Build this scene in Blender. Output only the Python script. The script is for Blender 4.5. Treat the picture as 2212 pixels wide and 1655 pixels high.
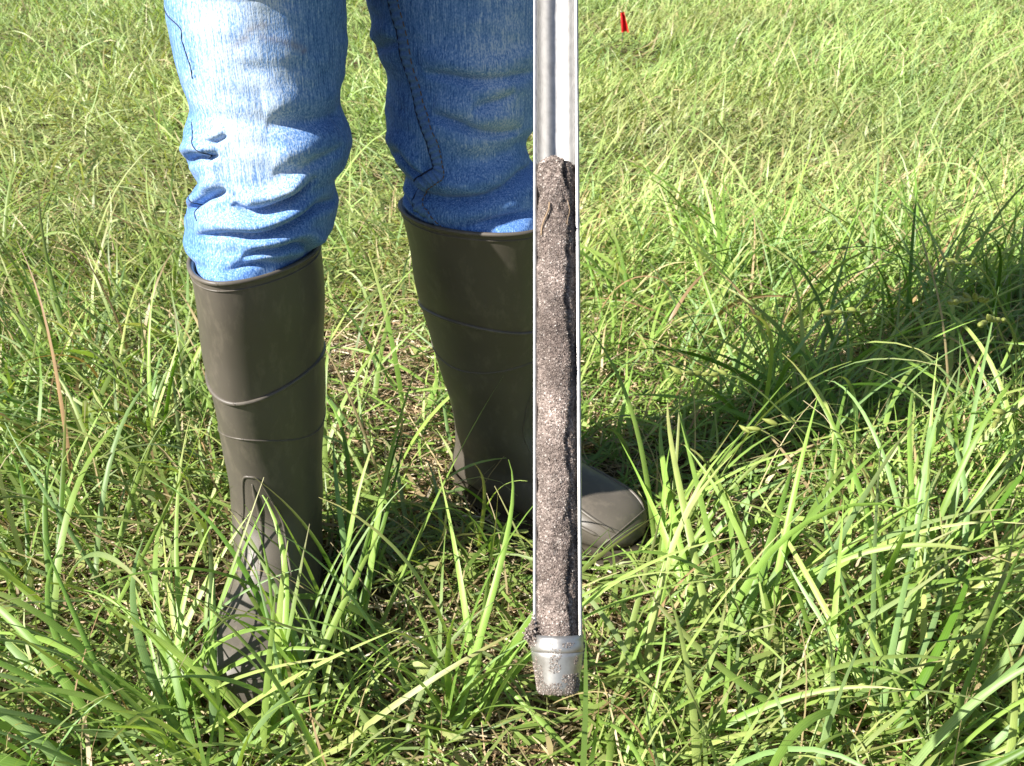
import bpy, bmesh, math, random
import numpy as np
from mathutils import Vector, Matrix, noise as mnoise

random.seed(7)
rng = np.random.default_rng(11)
R = math.radians
for o in list(bpy.data.objects):
    bpy.data.objects.remove(o)
scene = bpy.context.scene
COL = scene.collection

# ------------------------------------------------------------------ camera
CAM_H, PITCH, FPX, CX, CY = 0.68, R(28.0), 2170.0, 1106.0, 827.5   # focal length and centre in units of a 2212 wide picture
cam_d = bpy.data.cameras.new('camera')
cam_d.sensor_width = 36.0
cam_d.lens = 36.0 * FPX / 2212.0
cam_d.clip_start = 0.02
cam_d.clip_end = 2000
cam_d.dof.use_dof = True
cam_d.dof.focus_distance = 0.72
cam_d.dof.aperture_fstop = 30
cam = bpy.data.objects.new('camera', cam_d)
cam.location = (0, 0, CAM_H)
cam.rotation_euler = (R(90) - PITCH, 0, 0)
COL.objects.link(cam)
scene.camera = cam

# ------------------------------------------------------------------ sky and sun
SUN_AZ = (-0.866, -0.50)          # horizontal direction towards the sun
SUN_EL = R(41)
n_ = math.hypot(*SUN_AZ)
sd = Vector((SUN_AZ[0] / n_ * math.cos(SUN_EL), SUN_AZ[1] / n_ * math.cos(SUN_EL), math.sin(SUN_EL)))
world = bpy.data.worlds.new('World')
scene.world = world
world.use_nodes = True
wn = world.node_tree
sky = wn.nodes.new('ShaderNodeTexSky')
sky.sky_type = 'NISHITA'
sky.sun_disc = False
sky.sun_elevation = SUN_EL
sky.sun_rotation = math.atan2(sd.x, sd.y)
sky.air_density = 1.0
sky.dust_density = 1.0
sky.ozone_density = 1.0
wn.links.new(sky.outputs[0], wn.nodes['Background'].inputs['Color'])
wn.nodes['Background'].inputs['Strength'].default_value = 0.052
sun_d = bpy.data.lights.new('sun', 'SUN')
sun_d.energy = 5.0
sun_d.angle = R(0.53)
sun_d.color = (1.0, 0.95, 0.87)
sun = bpy.data.objects.new('sun', sun_d)
sun.rotation_euler = sd.to_track_quat('Z', 'Y').to_euler()
sun.location = (-4, -3, 6)
COL.objects.link(sun)
vs = scene.view_settings
vs.view_transform = 'Standard'
vs.look = 'None'
vs.exposure = 1.3
scene.cycles.max_bounces = 5
scene.cycles.diffuse_bounces = 3
scene.cycles.glossy_bounces = 3
scene.cycles.transmission_bounces = 2
vs.gamma = 1.0
vs.use_curve_mapping = False

# ------------------------------------------------------------------ helpers
FWD = np.array([0, math.cos(PITCH), -math.sin(PITCH)])
UPV = np.array([0, math.sin(PITCH), math.cos(PITCH)])
RGT = np.array([1.0, 0, 0])
EYE = np.array([0, 0, CAM_H])


def at_y(px, py, y):
    """point seen at a picture position, at a given distance y in front of the photographer"""
    d = FWD + (px - CX) / FPX * RGT + (CY - py) / FPX * UPV
    return EYE + d * (y / d[1])


def at_z(px, py, z):
    d = FWD + (px - CX) / FPX * RGT + (CY - py) / FPX * UPV
    return EYE + d * ((z - CAM_H) / d[2])


def project(P):
    Q = P - EYE
    z = Q @ FWD
    return CX + FPX * (Q @ RGT) / z, CY - FPX * (Q @ UPV) / z


def mesh_from(name, V, F, smooth=True, cols=None):
    """V (n,3) array, F list of (m,k) int arrays"""
    me = bpy.data.meshes.new(name)
    V = np.asarray(V, dtype=np.float32)
    Fs = [np.asarray(f, dtype=np.int32) for f in (F if isinstance(F, list) else [F]) if len(f)]
    me.vertices.add(len(V))
    me.vertices.foreach_set('co', V.ravel())
    nl = sum(f.size for f in Fs)
    nf = sum(len(f) for f in Fs)
    me.loops.add(nl)
    me.polygons.add(nf)
    me.loops.foreach_set('vertex_index', np.concatenate([f.ravel() for f in Fs]))
    tot = np.concatenate([np.full(len(f), f.shape[1], dtype=np.int32) for f in Fs])
    st = np.concatenate([[0], np.cumsum(tot)[:-1]]).astype(np.int32)
    me.polygons.foreach_set('loop_start', st)
    me.polygons.foreach_set('loop_total', tot)
    if smooth:
        me.polygons.foreach_set('use_smooth', np.ones(nf, dtype=bool))
    me.update(calc_edges=True)
    if cols is not None:
        a = me.color_attributes.new('tint', 'FLOAT_COLOR', 'POINT')
        a.data.foreach_set('color', np.asarray(cols, dtype=np.float32).ravel())
    me.validate()
    return me


def add(name, me, mat, parent=None, **tags):
    o = bpy.data.objects.new(name, me)
    COL.objects.link(o)
    if mat is not None:
        me.materials.append(mat)
    if parent is not None:
        o.parent = parent
    for k, v in tags.items():
        o[k] = v
    return o


def empty(name, loc, **tags):
    o = bpy.data.objects.new(name, None)
    o.location = loc
    o.empty_display_size = 0.05
    COL.objects.link(o)
    for k, v in tags.items():
        o[k] = v
    return o


def grid_faces(ni, nj, wrap=False):
    i = np.arange(ni - 1)[:, None]
    j = np.arange(nj if wrap else nj - 1)[None, :]
    j2 = (j + 1) % nj
    return np.stack([i * nj + j, i * nj + j2, (i + 1) * nj + j2, (i + 1) * nj + j], axis=-1).reshape(-1, 4)


def tube(path, rad, k=8):
    """closed-end tube along a path: verts and faces"""
    P = np.asarray(path, float)
    n = len(P)
    rad = np.full(n, rad) if np.isscalar(rad) else np.asarray(rad, float)
    T = np.gradient(P, axis=0)
    T /= np.linalg.norm(T, axis=1)[:, None] + 1e-12
    ref = np.array([0.3, 0.2, 0.93]) if abs(T[0][2]) < 0.8 else np.array([0.9, 0.3, 0.1])
    N = np.cross(T, ref)
    N /= np.linalg.norm(N, axis=1)[:, None]
    B = np.cross(T, N)
    a = np.linspace(0, 2 * np.pi, k, endpoint=False)
    V = P[:, None, :] + rad[:, None, None] * (np.cos(a)[None, :, None] * N[:, None, :] + np.sin(a)[None, :, None] * B[:, None, :])
    V = np.concatenate([V.reshape(-1, 3), P[:1], P[-1:]])
    F = grid_faces(n, k, True)
    j = np.arange(k)
    caps = np.concatenate([np.stack([(j + 1) % k, j, np.full(k, n * k)], 1),
                           np.stack([(n - 1) * k + j, (n - 1) * k + (j + 1) % k, np.full(k, n * k + 1)], 1)])
    return V, [F, caps]


def joinparts(parts):
    Vs, quads, tris, off = [], [], [], 0
    for V, Fs in parts:
        Vs.append(V)
        for f in (Fs if isinstance(Fs, list) else [Fs]):
            (quads if f.shape[1] == 4 else tris).append(f + off)
        off += len(V)
    out = []
    if quads: out.append(np.concatenate(quads))
    if tris: out.append(np.concatenate(tris))
    return np.concatenate(Vs), out


def smoothcurve(pts, n):
    """Catmull-Rom through points"""
    P = np.asarray(pts, float)
    m = len(P)
    t = np.linspace(0, m - 1, n)
    i = np.clip(t.astype(int), 0, m - 2)
    u = (t - i)[:, None]
    g = lambda k: P[np.clip(k, 0, m - 1)]
    p0, p1, p2, p3 = g(i - 1), g(i), g(i + 1), g(i + 2)
    return 0.5 * (2 * p1 + (p2 - p0) * u + (2 * p0 - 5 * p1 + 4 * p2 - p3) * u ** 2 + (3 * p1 - p0 - 3 * p2 + p3) * u ** 3)


def vnoise(x, y, seed=0, scale=1.0):
    """smooth value noise on arrays"""
    g = np.random.default_rng(seed).random((64, 64))
    x = np.asarray(x) * scale + 1000.0
    y = np.asarray(y) * scale + 1000.0
    i, j = np.floor(x).astype(int), np.floor(y).astype(int)
    u, v = x - i, y - j
    u, v = u * u * (3 - 2 * u), v * v * (3 - 2 * v)
    i, j = i % 64, j % 64
    i1, j1 = (i + 1) % 64, (j + 1) % 64
    return (g[i, j] * (1 - u) + g[i1, j] * u) * (1 - v) + (g[i, j1] * (1 - u) + g[i1, j1] * u) * v


# ------------------------------------------------------------------ materials
def new_mat(name):
    m = bpy.data.materials.new(name)
    m.use_nodes = True
    nt = m.node_tree
    b = nt.nodes['Principled BSDF']
    return m, nt, b


def node(nt, typ, **kw):
    n = nt.nodes.new(typ)
    for k, v in kw.items():
        if k in n.inputs:
            n.inputs[k].default_value = v
        else:
            setattr(n, k, v)
    return n


def ramp(nt, fac, stops):
    r = nt.nodes.new('ShaderNodeValToRGB')
    e = r.color_ramp.elements
    while len(e) < len(stops):
        e.new(0.5)
    for el, (p, c) in zip(e, stops):
        el.position = p
        el.color = (*c, 1) if len(c) == 3 else c
    nt.links.new(fac, r.inputs[0])
    return r.outputs[0]


def bump(nt, b, height, strength, dist):
    n = nt.nodes.new('ShaderNodeBump')
    n.inputs['Strength'].default_value = strength
    n.inputs['Distance'].default_value = dist
    nt.links.new(height, n.inputs['Height'])
    nt.links.new(n.outputs[0], b.inputs['Normal'])


def coords(nt, scale=(1, 1, 1), kind='Object'):
    tc = nt.nodes.new('ShaderNodeTexCoord')
    mp = nt.nodes.new('ShaderNodeMapping')
    mp.inputs['Scale'].default_value = scale
    nt.links.new(tc.outputs[kind], mp.inputs['Vector'])
    return mp.outputs[0]


def mat_grass(name, translucency=0.32, rough=0.45, spec=0.42, veins=True):
    m, nt, b = new_mat(name)
    at = node(nt, 'ShaderNodeAttribute', attribute_name='tint')
    L = nt.links.new
    base = at.outputs['Color']
    nz = node(nt, 'ShaderNodeTexNoise', Scale=55.0, Detail=3.0)
    L(coords(nt), nz.inputs['Vector'])
    val = node(nt, 'ShaderNodeMapRange')
    val.inputs['To Min'].default_value = 0.78
    val.inputs['To Max'].default_value = 1.22
    L(nz.outputs[0], val.inputs[0])
    fac = val.outputs[0]
    if veins:
        s = node(nt, 'ShaderNodeMath', operation='MULTIPLY')
        s.inputs[1].default_value = 2 * math.pi * 5
        L(at.outputs['Alpha'], s.inputs[0])
        sn = node(nt, 'ShaderNodeMath', operation='SINE')
        L(s.outputs[0], sn.inputs[0])
        mr = node(nt, 'ShaderNodeMapRange')
        mr.inputs['From Min'].default_value = -1
        mr.inputs['To Min'].default_value = 0.9
        mr.inputs['To Max'].default_value = 1.08
        L(sn.outputs[0], mr.inputs[0])
        mu = node(nt, 'ShaderNodeMath', operation='MULTIPLY')
        L(fac, mu.inputs[0]); L(mr.outputs[0], mu.inputs[1])
        fac = mu.outputs[0]
    mx = node(nt, 'ShaderNodeVectorMath', operation='SCALE')
    L(base, mx.inputs[0]); L(fac, mx.inputs['Scale'])
    L(mx.outputs[0], b.inputs['Base Color'])
    b.inputs['Roughness'].default_value = rough
    b.inputs['Specular IOR Level'].default_value = spec
    tr = node(nt, 'ShaderNodeBsdfTranslucent')
    tm = node(nt, 'ShaderNodeVectorMath', operation='MULTIPLY')
    tm.inputs[1].default_value = (1.35, 1.35, 0.6)
    L(mx.outputs[0], tm.inputs[0])
    L(tm.outputs[0], tr.inputs['Color'])
    ms = node(nt, 'ShaderNodeMixShader')
    ms.inputs[0].default_value = translucency
    L(b.outputs[0], ms.inputs[1]); L(tr.outputs[0], ms.inputs[2])
    L(ms.outputs[0], nt.nodes['Material Output'].inputs['Surface'])
    return m


def mat_denim():
    m, nt, b = new_mat('denim')
    L = nt.links.new
    at = node(nt, 'ShaderNodeAttribute', attribute_name='tint')
    sep = node(nt, 'ShaderNodeSeparateColor')
    L(at.outputs['Color'], sep.inputs[0])
    n1 = node(nt, 'ShaderNodeTexNoise', Scale=1.0, Detail=3.0, Roughness=0.6)
    L(coords(nt, (820, 820, 38)), n1.inputs['Vector'])          # vertical slubs
    n2 = node(nt, 'ShaderNodeTexNoise', Scale=1.0, Detail=2.0)
    L(coords(nt, (900, 900, 500)), n2.inputs['Vector'])          # weave grain
    n3 = node(nt, 'ShaderNodeTexNoise', Scale=28.0, Detail=3.0)
    L(coords(nt), n3.inputs['Vector'])                           # cloudy wash
    a = node(nt, 'ShaderNodeMath', operation='MULTIPLY_ADD'); a.inputs[1].default_value = 1.25
    L(n1.outputs[0], a.inputs[0])
    c = node(nt, 'ShaderNodeMath', operation='MULTIPLY_ADD'); c.inputs[1].default_value = 0.95
    L(n2.outputs[0], c.inputs[0])
    d = node(nt, 'ShaderNodeMath', operation='MULTIPLY_ADD'); d.inputs[1].default_value = 0.35
    L(n3.outputs[0], d.inputs[0])
    L(d.outputs[0], c.inputs[2]); L(c.outputs[0], a.inputs[2])
    e = node(nt, 'ShaderNodeMath', operation='MULTIPLY_ADD'); e.inputs[1].default_value = 0.62
    L(sep.outputs[0], e.inputs[0])                               # red channel: wear fade
    d.inputs[2].default_value = -0.96
    L(a.outputs[0], e.inputs[2])
    col = ramp(nt, e.outputs[0], [(0.0, (0.022, 0.070, 0.225)), (0.3, (0.062, 0.165, 0.43)), (0.6, (0.165, 0.31, 0.60)), (0.95, (0.50, 0.61, 0.77))])
    mx = node(nt, 'ShaderNodeMix', data_type='RGBA')             # green channel: earth stain
    L(sep.outputs[1], mx.inputs[0]); L(col, mx.inputs[6])
    mx.inputs[7].default_value = (0.27, 0.21, 0.20, 1)
    L(mx.outputs[2], b.inputs['Base Color'])
    b.inputs['Roughness'].default_value = 0.85
    b.inputs['Specular IOR Level'].default_value = 0.2
    b.inputs['Sheen Weight'].default_value = 0.12
    bump(nt, b, a.outputs[0], 0.55, 0.0006)
    return m


def mat_simple(name, c1, c2=None, scale=60, rough=0.6, spec=0.4, metal=0.0, bstr=0.0, bdist=0.0005, stretch=(1, 1, 1), detail=4):
    m, nt, b = new_mat(name)
    nz = node(nt, 'ShaderNodeTexNoise', Scale=float(scale), Detail=float(detail), Roughness=0.6)
    nt.links.new(coords(nt, stretch), nz.inputs['Vector'])
    c2 = c2 or tuple(x * 0.75 for x in c1)
    nt.links.new(ramp(nt, nz.outputs[0], [(0.3, c2), (0.7, c1)]), b.inputs['Base Color'])
    b.inputs['Roughness'].default_value = rough
    b.inputs['Specular IOR Level'].default_value = spec
    b.inputs['Metallic'].default_value = metal
    if bstr:
        bump(nt, b, nz.outputs[0], bstr, bdist)
    return m


def mat_rubber():
    m, nt, b = new_mat('boot_rubber')
    L = nt.links.new
    n1 = node(nt, 'ShaderNodeTexNoise', Scale=14.0, Detail=5.0)
    L(coords(nt), n1.inputs['Vector'])
    n2 = node(nt, 'ShaderNodeTexNoise', Scale=900.0, Detail=2.0)
    L(coords(nt), n2.inputs['Vector'])
    rub = ramp(nt, n1.outputs[0], [(0.3, (0.078, 0.068, 0.055)), (0.7, (0.100, 0.087, 0.072))])
    # dried dust and scuffs
    n4 = node(nt, 'ShaderNodeTexNoise', Scale=1.0, Detail=8.0, Roughness=0.7)
    L(coords(nt, (70, 70, 28)), n4.inputs['Vector'])
    dust = ramp(nt, n4.outputs[0], [(0.52, (0, 0, 0)), (0.75, (0.45, 0.45, 0.45))])
    mx = node(nt, 'ShaderNodeMix', data_type='RGBA')
    L(dust, mx.inputs[0]); L(rub, mx.inputs[6]); mx.inputs[7].default_value = (0.21, 0.18, 0.14, 1)
    L(mx.outputs[2], b.inputs['Base Color'])
    mr = node(nt, 'ShaderNodeMapRange')
    mr.inputs['To Min'].default_value = 0.36
    mr.inputs['To Max'].default_value = 0.55
    L(n1.outputs[0], mr.inputs[0]); L(mr.outputs[0], b.inputs['Roughness'])
    b.inputs['Specular IOR Level'].default_value = 0.45
    bump(nt, b, n2.outputs[0], 0.12, 0.0003)
    return m


def mat_metal():
    m, nt, b = new_mat('nickel_steel')
    L = nt.links.new
    n1 = node(nt, 'ShaderNodeTexNoise', Scale=1.0, Detail=4.0)
    L(coords(nt, (700, 700, 25)), n1.inputs['Vector'])
    n2 = node(nt, 'ShaderNodeTexNoise', Scale=260.0, Detail=4.0)
    L(coords(nt), n2.inputs['Vector'])
    L(ramp(nt, n2.outputs[0], [(0.3, (0.36, 0.355, 0.35)), (0.6, (0.46, 0.455, 0.45))]), b.inputs['Base Color'])
    b.inputs['Metallic'].default_value = 1.0
    mr = node(nt, 'ShaderNodeMapRange')
    mr.inputs['To Min'].default_value = 0.42
    mr.inputs['To Max'].default_value = 0.50
    L(n2.outputs[0], mr.inputs[0]); L(mr.outputs[0], b.inputs['Roughness'])
    return m


def mat_soil(name='sandy_soil', attr=False):
    m, nt, b = new_mat(name)
    L = nt.links.new
    vo = node(nt, 'ShaderNodeTexVoronoi', Scale=1500.0)
    L(coords(nt), vo.inputs['Vector'])
    sc = node(nt, 'ShaderNodeSeparateColor')
    L(vo.outputs['Color'], sc.inputs[0])
    col = ramp(nt, sc.outputs[0], [(0.0, (0.09, 0.07, 0.062)), (0.35, (0.17, 0.135, 0.12)), (0.7, (0.25, 0.205, 0.18)), (0.93, (0.36, 0.305, 0.275)), (1.0, (0.6, 0.55, 0.5))])
    n2 = node(nt, 'ShaderNodeTexNoise', Scale=130.0, Detail=3.0)
    L(coords(nt), n2.inputs['Vector'])
    if attr:
        at = node(nt, 'ShaderNodeAttribute', attribute_name='tint')
        L(at.outputs['Color'], b.inputs['Base Color'])
    else:
        mr = node(nt, 'ShaderNodeMapRange')
        mr.inputs['From Min'].default_value = 0.3
        mr.inputs['From Max'].default_value = 0.7
        mr.inputs['To Min'].default_value = 0.62
        mr.inputs['To Max'].default_value = 1.3
        L(n2.outputs[0], mr.inputs[0])
        mx = node(nt, 'ShaderNodeVectorMath', operation='SCALE')
        L(col, mx.inputs[0]); L(mr.outputs[0], mx.inputs['Scale'])
        n5 = node(nt, 'ShaderNodeTexNoise', Scale=26.0, Detail=3.0)
        L(coords(nt), n5.inputs['Vector'])
        mb = node(nt, 'ShaderNodeMix', data_type='RGBA', blend_type='MULTIPLY')
        mb.inputs[0].default_value = 1.0
        L(mx.outputs[0], mb.inputs[6])
        L(ramp(nt, n5.outputs[0], [(0.34, (0.55, 0.52, 0.51)), (0.5, (0.95, 0.93, 0.93)), (0.66, (1.45, 1.42, 1.42))]), mb.inputs[7])
        L(mb.outputs[2], b.inputs['Base Color'])
        bump(nt, b, vo.outputs['Distance'], 0.9, 0.0008)
    b.inputs['Roughness'].default_value = 0.75
    b.inputs['Specular IOR Level'].default_value = 0.4
    return m


def mat_ground():
    m, nt, b = new_mat('field_soil')
    L = nt.links.new
    n1 = node(nt, 'ShaderNodeTexNoise', Scale=9.0, Detail=8.0, Roughness=0.65)
    L(coords(nt), n1.inputs['Vector'])
    n2 = node(nt, 'ShaderNodeTexNoise', Scale=240.0, Detail=4.0)
    L(coords(nt), n2.inputs['Vector'])
    c1 = ramp(nt, n1.outputs[0], [(0.3, (0.06, 0.045, 0.028)), (0.5, (0.13, 0.10, 0.055)), (0.7, (0.10, 0.13, 0.035))])
    mx = node(nt, 'ShaderNodeMix', data_type='RGBA', blend_type='MULTIPLY')
    mx.inputs[0].default_value = 0.7
    L(c1, mx.inputs[6])
    L(ramp(nt, n2.outputs[0], [(0.3, (0.35, 0.35, 0.35)), (0.7, (1, 1, 1))]), mx.inputs[7])
    L(mx.outputs[2], b.inputs['Base Color'])
    b.inputs['Roughness'].default_value = 0.95
    b.inputs['Specular IOR Level'].default_value = 0.1
    bump(nt, b, n2.outputs[0], 0.8, 0.004)
    return m


M_GRASS = mat_grass('grass_blade')
M_STRAW = mat_grass('dry_straw', translucency=0.12, rough=0.6, spec=0.25, veins=False)
M_DENIM = mat_denim()
M_RUBBER = mat_rubber()
M_RIB = M_RUBBER
M_SOLE = mat_simple('sole_rubber', (0.055, 0.045, 0.03), scale=80, rough=0.7, bstr=0.3)
M_LINING = mat_simple('boot_lining', (0.55, 0.56, 0.55), scale=300, rough=0.9, bstr=0.3)
M_METAL = mat_metal()
M_TIP = mat_simple('dusty_steel', (0.55, 0.54, 0.52), (0.38, 0.365, 0.34), scale=160, rough=0.42, metal=0.85, bstr=0.1)
M_SOIL = mat_soil()
M_GRAIN = mat_soil('sand_grain', attr=True)
M_FIBRE = mat_simple('root_fibre', (0.34, 0.24, 0.15), scale=200, rough=0.8)
M_SEAM = mat_simple('seam_denim', (0.13, 0.25, 0.50), (0.06, 0.135, 0.32), scale=500, rough=0.9, bstr=0.4)
M_THREAD = mat_simple('ochre_thread', (0.16, 0.11, 0.055), scale=900, rough=0.9)
M_CREASE = mat_simple('seam_edge_denim', (0.02, 0.035, 0.08), scale=500, rough=0.95)
M_RED = mat_simple('red_plastic', (0.72, 0.02, 0.03), (0.55, 0.012, 0.02), scale=30, rough=0.4)
M_WIRE = mat_simple('flag_wire', (0.3, 0.29, 0.27), scale=200, rough=0.45, metal=0.8)
M_SKIN = mat_simple('skin', (0.55, 0.34, 0.25), (0.48, 0.28, 0.2), scale=60, rough=0.55)
M_HAIR = mat_simple('hair', (0.09, 0.055, 0.03), scale=200, rough=0.6, stretch=(1, 1, 0.1))
M_SHIRT = mat_simple('shirt_cloth', (0.35, 0.36, 0.38), (0.28, 0.29, 0.31), scale=400, rough=0.9, bstr=0.2)
M_SPIKE = mat_simple('spikelet', (0.24, 0.28, 0.07), (0.17, 0.19, 0.04), scale=500, rough=0.6, bstr=0.4)
M_STALK = mat_simple('sedge_stem', (0.17, 0.23, 0.06), (0.11, 0.16, 0.04), scale=120, rough=0.5)
M_GROUND = mat_ground()

# ------------------------------------------------------------------ ground
def ground_z(x, y):
    return 0.018 * (vnoise(x, y, 3, 2.3) - 0.5) + 0.01 * (vnoise(x, y, 4, 9) - 0.5)


def build_ground():
    a = np.concatenate([-np.geomspace(400, 6.2, 24), np.linspace(-6, 6, 161), np.geomspace(6.2, 400, 24)])
    X, Y = np.meshgrid(a, a + 3.0)
    near = np.exp(-((X / 9) ** 2 + ((Y - 3) / 9) ** 2) ** 2)
    Z = ground_z(X, Y) * near - 0.012
    V = np.stack([X, Y, Z], -1).reshape(-1, 3)
    add('ground', mesh_from('ground', V, grid_faces(len(a), len(a))), M_GROUND, kind='structure')


build_ground()

# ------------------------------------------------------------------ boots
LB = np.array([-0.236, 0.83, 0.0])      # ankle axis of the boot at the left of the picture
RB = np.array([-0.008, 0.998, 0.0])
L_DIR = math.atan2(-1.0, 0.02)        # where the toes point
R_DIR = math.atan2(-0.62, 0.78)

#            front/top x,z      back/bottom x,z    half width  squareness
BOOT = [((0.079, 0.380), (-0.076, 0.380), 0.0515, 1.8),
        ((0.078, 0.340), (-0.077, 0.340), 0.0512, 1.8),
        ((0.074, 0.290), (-0.078, 0.290), 0.0500, 1.8),
        ((0.067, 0.240), (-0.075, 0.238), 0.0478, 1.85),
        ((0.059, 0.190), (-0.068, 0.185), 0.0452, 1.9),
        ((0.054, 0.150), (-0.060, 0.140), 0.0432, 2.0),
        ((0.053, 0.122), (-0.057, 0.102), 0.0430, 2.2),
        ((0.065, 0.102), (-0.064, 0.065), 0.0415, 2.25),
        ((0.082, 0.088), (-0.072, 0.030), 0.0400, 2.3),
        ((0.098, 0.078), (-0.060, 0.010), 0.0400, 2.4),
        ((0.115, 0.070), (-0.020, 0.006), 0.0420, 2.5),
        ((0.133, 0.063), (0.035, 0.006), 0.0450, 2.6),
        ((0.151, 0.058), (0.085, 0.006), 0.0480, 2.6),
        ((0.170, 0.053), (0.125, 0.006), 0.0480, 2.6),
        ((0.188, 0.045), (0.162, 0.007), 0.0420, 2.5),
        ((0.199, 0.034), (0.187, 0.010), 0.0310, 2.4),
        ((0.205, 0.022), (0.203, 0.016), 0.0120, 2.2)]


class Boot:
    NS, NT = 150, 96

    def __init__(self, origin, heading, lean, twist=0.0):
        self.o, self.h, self.lean, self.twist = origin, heading, lean, twist
        sh = lambda x: x if x < 0.07 else 0.07 + (x - 0.07) * 0.86      # short foot
        A = smoothcurve([[sh(f[0]) if f[1] < 0.12 else f[0], f[1], sh(b[0]), b[1], w, e] for f, b, w, e in BOOT], self.NS)
        th = np.linspace(0, 2 * np.pi, self.NT, endpoint=False)      # 0 = front/top, pi = back/bottom
        c, s = np.cos(th), np.sin(th)
        e = A[:, 5:6]
        cc = np.sign(c) * np.abs(c)[None, :] ** (2 / e)
        ss = np.sign(s) * np.abs(s)[None, :] ** (2 / e)
        mx, mz = (A[:, 0:1] + A[:, 2:3]) / 2, (A[:, 1:2] + A[:, 3:4]) / 2
        hx, hz = (A[:, 0:1] - A[:, 2:3]) / 2, (A[:, 1:2] - A[:, 3:4]) / 2
        # slight front ridge on the shaft
        X = mx + hx * cc
        Z = mz + hz * cc
        Y = A[:, 4:5] * ss
        # rubber sags a little
        k = np.clip((Z - 0.10) / 0.2, 0, 1)
        wob = 0.0012 * np.sin(Z * 55 + 2 * np.sin(th)[None, :] * 1.2) * k
        X = X + wob * cc; Y = Y + wob * ss
        self.P = self.world(np.stack([X, Y, Z], -1))
        self.A = A

    def world(self, Q):
        X, Y, Z = Q[..., 0], Q[..., 1], Q[..., 2]
        hh = self.h + self.twist * np.clip((Z - 0.07) / 0.12, 0, 1)      # the shaft turns a little on the foot
        c, s = np.cos(hh), np.sin(hh)
        k = np.clip((Z - 0.06) / 0.32, 0, None)
        return np.stack([self.o[0] + X * c - Y * s + self.lean[0] * k,
                         self.o[1] + X * s + Y * c + self.lean[1] * k, self.o[2] + Z], -1)

    def surf(self, s, th, off=0.0):
        """s in rings, th in radians"""
        s = np.clip(np.asarray(s, float), 0, self.NS - 1.001)
        t = (np.asarray(th, float) / (2 * np.pi) * self.NT) % self.NT
        i, j = s.astype(int), t.astype(int) % self.NT
        u, v = (s - i)[..., None], (t - np.floor(t))[..., None]
        P = self.P
        i1, j1 = i + 1, (j + 1) % self.NT
        p = (P[i, j] * (1 - u) + P[i1, j] * u) * (1 - v) + (P[i, j1] * (1 - u) + P[i1, j1] * u) * v
        if off:
            n = np.cross(P[i, j1] - P[i, j], P[i1, j] - P[i, j])
            n /= np.linalg.norm(n, axis=-1)[..., None] + 1e-12
            cen = P[i].mean(axis=1)
            n *= np.sign(((p - cen) * n).sum(-1))[..., None]
            p = p + n * off
        return p

    def ring_at(self, z):
        """ring number whose front point is at height z"""
        return np.interp(-z, -self.A[:, 1], np.arange(self.NS))


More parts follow.
